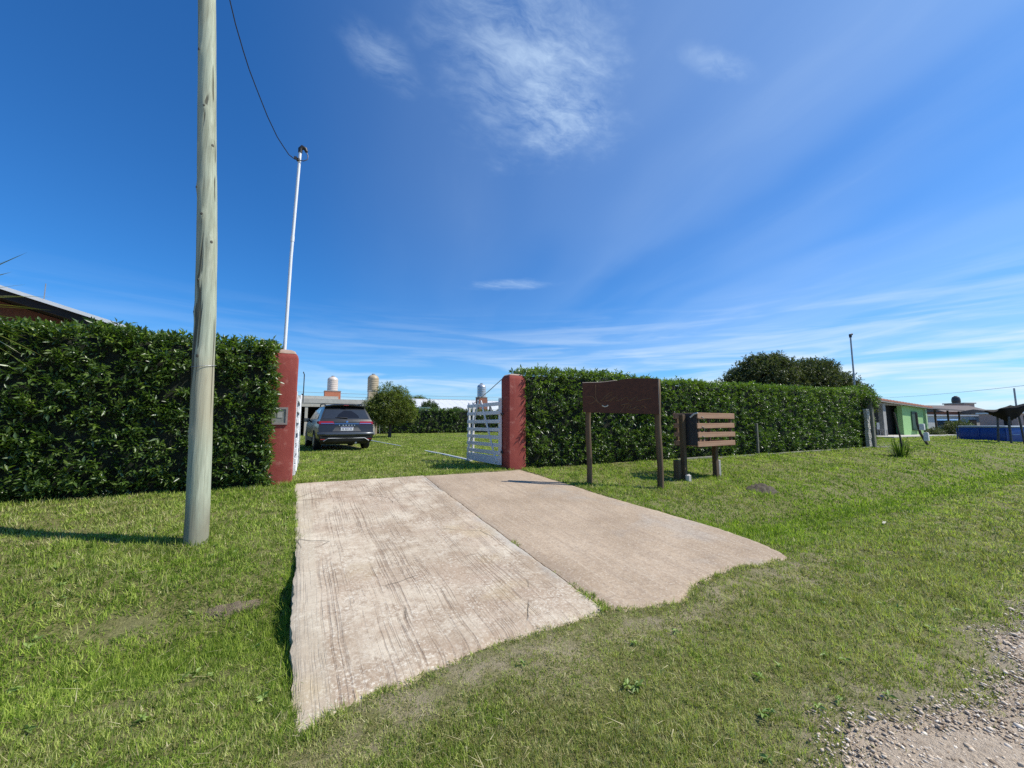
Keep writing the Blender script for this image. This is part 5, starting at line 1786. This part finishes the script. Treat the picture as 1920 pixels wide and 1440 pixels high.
# gable wall
MB(rh.location).prism([(-4.2, -.1), (-4.2, ez + 1.0 * sl - .26), (rxx, rzz - .26), (-20.8, ez + 1.0 * sl - .26), (-20.8, -.1)], 9, ((0, 13.9, 0), (1, 0, 0), (0, 0, 1), (0, 1, 0))).build('wall', M_BRICKWALL, rh)
for (p, q, nm) in ((prof[0], prof[1], 'roof'), (prof[1], prof[2], 'roof')):
    MB(rh.location).prism([(p[0], p[1] - .05), (q[0], q[1] - .05), (q[0], q[1]), (p[0], p[1])], 11, ((0, 12.98, 0), (1, 0, 0), (0, 0, 1), (0, 1, 0))).build(nm, M_SHEET, rh)
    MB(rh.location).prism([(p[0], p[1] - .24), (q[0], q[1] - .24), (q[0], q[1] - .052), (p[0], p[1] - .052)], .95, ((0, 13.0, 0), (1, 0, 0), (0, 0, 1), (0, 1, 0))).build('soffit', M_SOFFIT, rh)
    MB(rh.location).prism([(p[0], p[1] - .055), (q[0], q[1] - .055), (q[0], q[1] + .03), (p[0], p[1] + .03)], .035, ((0, 12.94, 0), (1, 0, 0), (0, 0, 1), (0, 1, 0))).build('verge_trim', M_ROOFWHITE, rh)
MB(rh.location).tube([(-6.1, 15, 4.0), (-6.1, 15, 4.75)], .012, 5).build('antenna', M_GREYMETAL, rh)

# ------------------------------------------------------------------ right background
m2 = root('service_mast', 'thin grey service mast with a dark head behind the far end of the hedge', 'mast', (24.26, 9.02, 0))
MB(m2.location).tube([(24.26, 9.02, 0), (24.26, 9.02, 5.35)], [.045, .035], 8).build('pipe', M_GREYMETAL, m2)
MB(m2.location).tube([(24.26, 9.02, 5.33), (24.26, 9.02, 5.46), (24.36, 8.98, 5.5)], [.06, .07, .05], 8).build('weather_head', M_BLACK, m2)

gh = root('green_house', 'small green house with clay tile roof and dark porch opening at the right', 'house', (42, 14, 0))
YF = 13.0
part(gh, 'wall', M_GREEN, ((45.15, YF + .15, 1.25), (4.7, .3, 2.5)))
part(gh, 'wall', M_GREEN, ((37.5, YF + 3.2, 1.3), (11.0, .3, 2.6)))
part(gh, 'wall', M_GREEN, ((47.35, YF + 3.2, 1.2), (.3, 5.8, 2.4)))
part(gh, 'sunlit_corner_column', plain('sunlit_green', (0.36, 0.52, 0.26), (0.44, 0.60, 0.32), .85), ((47.42, YF - .06, 1.2), (.28, .16, 2.4)))  # paler green paints the sunlight on this corner
part(gh, 'column', M_CONC, ((39.35, YF + .1, 1.3), (.5, .3, 2.6)))
part(gh, 'porch_beam', M_CONC, ((39.0, YF + .12, 2.62), (8.0, .26, .30)))
part(gh, 'porch_shade_panel', M_INTERIOR_SHADE, ((40.6, YF + .75, 1.25), (6.0, .1, 2.45)))  # added near-black sheet, painted shade close behind the porch opening
wn = part(gh, 'window', M_GREENDK, ((45.05, YF - .02, 1.30), (1.05, .10, 1.45)))
part(gh, 'window_ledge', M_GREENDK, ((45.05, YF - .08, .52), (1.2, .16, .08)))
part(gh, 'porch_floor', M_CONCPALE, ((42.0, YF - .5, .06), (12.5, 2.2, .14)))
# tile roof sloping towards the road and down to the right, tiles in real rows
rows_, cols_ = 7, 22
xa, xb = 35.4, 48.3
for r_ in range(rows_):
    m = MB(gh.location)
    for c_ in range(cols_):
        x0, x1 = xa + (xb - xa) * c_ / cols_, xa + (xb - xa) * (c_ + 1) / cols_
        def hz(x, t):
            e = np.interp(x, [xa, xb], [2.92, 2.42])
            return e + t * np.interp(x, [xa, xb], [.85, .50]) / .5
        t0, t1 = r_ / rows_ * .5, (r_ + 1) / rows_ * .5
        y0, y1 = YF - .34 + t0 * 6.4, YF - .34 + t1 * 6.4 + .06
        xm = (x0 + x1) / 2
        vs = [(x0, y0, hz(x0, t0) + .02), (xm, y0, hz(xm, t0) + .10), (x1, y0, hz(x1, t0) + .02), (x0, y1, hz(x0, t1) - .02), (xm, y1, hz(xm, t1) + .06), (x1, y1, hz(x1, t1) - .02), (x0, y0, hz(x0, t0) - .06), (x1, y0, hz(x1, t0) - .06)]
        m.add(vs, [(0, 1, 4, 3), (1, 2, 5, 4), (0, 6, 7, 2, 1)])
    tag(m.build('tile_row', M_TILE, gh), kind='stuff')
MB(gh.location).prism([(36, 2.84), (48.2, 2.37), (48.2, 2.30), (36, 2.76)], .12, ((0, YF - .32, 0), (1, 0, 0), (0, 0, 1), (0, 1, 0))).build('fascia', M_CONCPALE, gh)
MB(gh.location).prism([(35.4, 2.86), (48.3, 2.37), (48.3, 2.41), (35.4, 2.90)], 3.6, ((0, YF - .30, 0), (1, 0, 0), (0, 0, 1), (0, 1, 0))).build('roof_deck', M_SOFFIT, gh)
ch = root('garden_chair', 'small grey chair on the porch of the green house', 'chair', (38.5, 12.9, .13))
part(ch, 'seat', M_GREYMETAL, ((38.5, 12.9, .55), (.45, .45, .05)))
part(ch, 'backrest', M_GREYMETAL, ((38.5, 13.12, .85), (.45, .04, .5)))
for dx in (-.2, .2):
    for dy in (-.2, .2):
        part(ch, 'leg', M_GREYMETAL, ((38.5 + dx, 12.9 + dy, .33), (.04, .04, .4)))

pg = root('shade_pergola', 'dark shade-cloth pergola on posts right of the green house', 'pergola', (52, 13.5, 0))
MB(pg.location).add([(48.4, 12.3, 2.28), (58.0, 13.0, 2.35), (59.0, 17.0, 3.0), (48.4, 17.0, 2.7), (48.4, 12.3, 2.22), (58.0, 13.0, 2.29), (59.0, 17.0, 2.94), (48.4, 17.0, 2.64)],
                    [(0, 1, 2, 3), (7, 6, 5, 4), (0, 4, 5, 1), (1, 5, 6, 2), (2, 6, 7, 3), (3, 7, 4, 0)]).build('cloth_roof', M_SHADECLOTH, pg)
part(pg, 'hanging_cloth', M_SHADECLOTH, ((53.4, 16.9, 1.9), (10.6, .1, 1.9)))
for x in (48.8, 53.2, 57.6):
    part(pg, 'post', M_BARK, ((x, 12.7 + (x - 48.8) * .07, 1.1), (.12, .12, 2.3)))

# shrubs in front of the pergola
def shrub(name, label, x, y, z, lobes, n, leaf, mat, seed):
    rng_ = rng
    rt = root(name, label, 'shrub', (x, y, z), group='shrubs in the right background')
    Cs, Ds = [], []
    for lb in lobes:
        d = rng_.standard_normal((n, 3))
        d /= np.linalg.norm(d, axis=1, keepdims=True)
        d[:, 2] = np.abs(d[:, 2])
        r = rng_.random(n) ** .3
        Cs.append(d * r[:, None] * np.array(lb[3:6]) + np.array(lb[:3]))
        Ds.append(d + .4 * rng_.standard_normal((n, 3)))
    C, D = np.concatenate(Cs), np.concatenate(Ds)
    V, F, r_, _ = shoots(C, D, 7, leaf * 2, leaf * .6, leaf * 1.2, .36, np.zeros(len(C)))
    tag(link('foliage', raw_mesh('foliage', V, tris=F, attrs={'rnd': r_}), mat, rt), kind='stuff')
    MB(rt.location).tube([(x, y, z - .1), (x + .05, y, z + lobes[0][5] * .5)], [.05, .02], 6).build('stem', M_BARK, rt)


shrub('garden_shrub', 'dull olive shrub under the dark pergola beside the green house', 49.5, 11.8, .05, [(0, 0, .1, 1.3, .8, 1.1), (2.2, .2, .1, 1.4, .8, .9)], 220, .2, M_TREE_DARK, 1)
shrub('garden_shrub', 'low dark shrub by the window of the green house', 46.0, 12.2, .1, [(0, 0, 0, .8, .5, .55), (1.2, 0, 0, .6, .5, .5)], 140, .15, M_TREE_DARK, 2)
shrub('garden_shrub', 'dusty shrub between the pergola and the blue pool', 55.0, 12.6, .05, [(0, 0, 0, 1.6, .8, 1.3), (-2.0, 0, 0, 1.2, .8, 1.0), (1.8, 0, 0, 1.0, .8, .9)], 220, .2, M_TREE_MID, 3)

# small silver car beyond the pool's left end
sc = root('parked_car', 'small silver car parked behind the left end of the blue pool', 'car', (57.6, 14.2, .1), R(14))
v = []
prof = [(-1.9, .3), (-1.9, .75), (-1.6, .85), (-1.1, 1.25), (.2, 1.38), (.8, 1.2), (1.2, .88), (1.8, .78), (1.9, .55), (1.9, .3)]
MB().prism([(a, b_) for a, b_ in prof], 1.5, ((0, .75, 0), (1, 0, 0), (0, 0, 1), (0, -1, 0))).build('body', M_SILVERCAR, sc)
MB().prism([(-1.45, .88), (-1.05, 1.2), (.15, 1.32), (.7, 1.15), (.95, .9)], 1.54, ((0, .77, 0), (1, 0, 0), (0, 0, 1), (0, -1, 0))).build('side_window', M_CARGLASS, sc)
MB().add([(.32, -.62, 1.36), (.32, .62, 1.36), (1.16, .66, .93), (1.16, -.66, .93)], [(0, 1, 2, 3)]).build('windscreen', M_CARGLASS, sc, loc=(.02, 0, .012))
for sx_ in (-1.2, 1.2):
    for sy_ in (-.72, .72):
        w = MB().lathe((0, 0, 0), [(.2, -.08), (.3, -.08), (.3, .08), (.2, .08)], 18).build('wheel', M_TYRE, sc, loc=(sx_, sy_, .3))
        w.rotation_euler = (R(90), 0, 0)

# above-ground pool
po = root('blue_pool', 'long blue vinyl above-ground pool on the right lawn', 'pool', (38.5, 7.9, 0))
pz = .10
cx, cy, Lp, Wp, hp = 39.9, 7.34, 3.5, 2.6, .80
ang = R(-24)
px_ = lambda u, w: (cx + u * math.cos(ang) - w * math.sin(ang), cy + u * math.sin(ang) + w * math.cos(ang))
vs, fs = [], []
nseg = 40
outl = []
for k in range(nseg):
    a = 2 * math.pi * k / nseg
    e = .22
    u = Lp / 2 * math.copysign(abs(math.cos(a)) ** e, math.cos(a))
    w = Wp / 2 * math.copysign(abs(math.sin(a)) ** e, math.sin(a))
    outl.append((u, w))
lv = [(-.1, .99), (.15, 1.02), (.40, 1.03), (.62, 1.01), (.80, .985)]
for z, s in lv:
    for i, (u, w) in enumerate(outl):
        vs.append((*px_(u * s, w * s + .02 * math.sin(i * 2.3)), z))
for i in range(len(lv) - 1):
    for k in range(nseg):
        fs.append((i * nseg + k, i * nseg + (k + 1) % nseg, (i + 1) * nseg + (k + 1) % nseg, (i + 1) * nseg + k))
MB(po.location).add(vs, fs).build('pool_wall', M_POOL, po, smooth='all')
rim = MB(po.location)
rim.tube([(*px_(u * .985, w * .985), .83) for u, w in outl + outl[:1]], .055, 8).build('rim_tube', M_POOLRIM, po, smooth='all')
MB(po.location).add([(*px_(u * .97, w * .97), .60) for u, w in outl], [tuple(range(nseg))]).build('water', plain('pool_water', (.02, .10, .16), (.03, .13, .2), .08, 2, bmp=.1), po)
for k in range(0, nseg, 5):
    u, w = outl[k]
    p = px_(u * 1.04, w * 1.04)
    MB(po.location).tube([(*p, -.02), (*p, .74)], .03, 6).build('leg', M_POOL, po)
for k in range(3):
    q = px_(-1.2 + k * 1.2, -Wp / 2 * 1.03 - .02)
    MB(po.location).box((q[0], q[1], .36), (.5, .02, .02), rz=ang).build('seam', M_LIGHTBLUE, po)

# black tarpaulin slung over a basket frame on legs
tb = root('tarpaulin_basket', 'black tarpaulin sagging over a raised basket frame at the right edge', 'basket', (36.2, 6.45, 0))
c0 = Vector((36.25, 6.45, 0))
dr = Vector((.879, -.477, 0))
dp = Vector((.477, .879, 0))
n = 14
vs, fs = [], []
for i in range(n + 1):
    for j in range(n + 1):
        u, v_ = i / n * 2 - 1, j / n * 2 - 1
        corner = (abs(u) * abs(v_))
        edge_ = 1.86 + .16 * u + .10 * corner + .10 * (v_ < -.5)
        r = max(abs(u), abs(v_))
        z = 1.12 + (edge_ - 1.12) * r ** 1.15
        sh = .84
        p = c0 + dr * (u * sh * 1.0) + dp * (v_ * .5) + Vector((0, 0, z + .03 * math.sin(u * 7) * math.cos(v_ * 5)))
        vs.append(p)
for i in range(n):
    for j in range(n):
        a = i * (n + 1) + j
        fs.append((a, a + n + 1, a + n + 2, a + 1))
tp = MB(tb.location).add(vs, fs).build('tarpaulin', M_TARP, tb, smooth='all', fix=False)
tp.modifiers.new('thickness', 'SOLIDIFY').thickness = .02
for su in (-1, 1):
    for sv in (-1, 1):
        f_ = c0 + dr * (.38 * su) + dp * (.3 * sv)
        t_ = c0 + dr * (.30 * su) + dp * (.26 * sv)
        MB(tb.location).tube([(f_.x, f_.y, gzf(f_.x, f_.y) - .05), (t_.x, t_.y, 1.42)], .05, 7).build('leg', M_DARKMETAL, tb)
bl = root('plastic_drum', 'light blue plastic drum behind the legs of the tarpaulin basket', 'drum', (39.6, 5.95, 0))
MB().lathe((0, 0, 0), [(.26, -.1), (.29, .05), (.30, .3), (.29, .33), (.30, .36), (.30, .62), (.29, .65), (.28, .82), (.2, .86)], 20).build('drum_body', M_LIGHTBLUE, bl, smooth=True)
MB().lathe((0, 0, .86), [(.07, 0), (.07, .04)], 10).build('cap', M_BLACK, bl)

# far houses on the right


def far_house(label, x, y, w, d, h, wm, rm, rise, openings, rz=0.0, name='house'):
    t = root(name, label, 'house', (x, y, 0), rz, group='far houses on the right')
    MB().box((0, 0, h / 2), (w, d, h)).build('wall', wm, t)
    if rise > 0:
        MB().prism([(-d / 2 - .3, h + .003), (0, h + rise), (d / 2 + .3, h + .003)], w + .4, ((-w / 2 - .2, 0, 0), (0, 1, 0), (0, 0, 1), (1, 0, 0))).build('roof', rm, t)
    else:
        MB().box((0, 0, h + .08), (w + .3, d + .3, .16)).build('roof', rm, t)
    for nm, u, z, ww, hh, m_ in openings:
        MB().box((u, -d / 2 - .02, z), (ww, .06, hh)).build(nm, m_, t)
        MB().box((-w / 2 - .02, -d / 4 + u * .0, z), (.06, ww * .6, hh)).build(nm, m_, t)
    return t


fh = far_house('tall narrow pink brick house end behind the dark pergola', 88.3, 20.3, 1.9, 2.4, 4.0, M_PINK, M_CONC, 0, [('window', 0, 2.8, .7, 1.0, M_INTERIOR_SHADE)], R(-20))
far_house('dark-roofed shed joined to the pink brick house', 80, 19.8, 8, 5, 2.6, M_BRICK, M_GREYROOF, 1.0, [('window', 0, 1.5, 1.2, .9, M_INTERIOR_SHADE)], R(-20))
far_house('white low wall building seen under the pergola cloth', 68, 17.5, 12, 4, 1.9, M_WHITEWALL, M_SHEET, 0, [('window', -3, 1.1, 1.2, .8, M_INTERIOR_SHADE), ('window', 2, 1.1, 1.2, .8, M_INTERIOR_SHADE)], R(-15))
far_house('low tan house with a dark low-pitched roof beyond the pool', 82, 15.6, 9, 6, 2.3, M_CREAM, M_GREYROOF, .6, [('door', 0, 1.1, 1.0, 2.0, M_INTERIOR_SHADE), ('window', 2.6, 1.4, 1.2, 1.0, M_INTERIOR_SHADE)], R(-12))
far_house('small pale pink hut with a dark doorway beyond the pool', 66, 11.6, 3.2, 3, 2.05, M_PINK, M_ROOFWHITE, 0, [('door', -.4, 1.0, .9, 1.7, M_INTERIOR_SHADE)], R(-22))
far_house('brown gabled house behind the black tarpaulin', 74, 10.2, 10, 6, 2.1, M_CREAM, M_GREYROOF, 1.1, [('window', -2, 1.2, 1.4, 1.0, M_INTERIOR_SHADE)], R(-10))
wt = root('water_tank', 'dark round water tank on top of the pink brick house', 'water tank', (87.6, 20.4, 4.15), group='rooftop water tanks')
MB().lathe((0, 0, 0), [(.45, 0), (.5, .25), (.48, .6), (.38, .9), (.2, 1.0)], 16).build('tank_body', M_DARKMETAL, wt, smooth=True)
MB().lathe((0, 0, .99), [(.2, 0), (.2, .08)], 10).build('lid', M_BLACK, wt)
am = MB((92, 15.5, 0))
am.tube([(92, 15.5, 0), (92, 15.5, 6.2)], .10, 6)
tag(am.build('antenna_pole', M_GREYMETAL, None, loc=(92, 15.5, 0)), 'thin far antenna pole above the low roofs at right', 'antenna')
fw_ = MB((60, 12, 4))
pts = []
for k in range(31):
    t = k / 30
    pts.append((36 + 50 * t, 6 + 19 * t - .0 * t, 3.65 + .3 * t - .25 * 4 * t * (1 - t)))
fw_.tube([(70 - 30 * t, 19.5 - 17 * t, 4.6 - .8 * t - .4 * t * (1 - t)) for t in np.linspace(-.6, 1.0, 25)], .014, 4)
tag(fw_.build('utility_wire', M_GREYMETAL, None, loc=(60, 12, 4)), 'thin utility wire crossing the sky above the pool and tarpaulin', 'wire')
# a distant belt of trees closes the horizon
Cs, Ds = [], []
nb = 2600
thb = R(-35) + R(160) * rng.random(nb)
db = 150 + 60 * rng.random(nb)
hb = 1.5 + 3.2 * rng.random(nb) ** 1.3 * (0.6 + .4 * sn(thb * 14, thb * 5))
C = np.stack([db * np.cos(thb), db * np.sin(thb), hb], -1)
V, F, r_, _ = shoots(C, rng.standard_normal((nb, 3)) + np.array([0, 0, .6]), 7, 2.2, 1.0, 1.9, .6, np.zeros(nb))
tb2 = link('tree_belt', raw_mesh('tree_belt', V, tris=F, attrs={'rnd': r_}), M_TREE_DARK)
tag(tb2, 'far belt of low trees along the horizon', 'trees', kind='stuff')
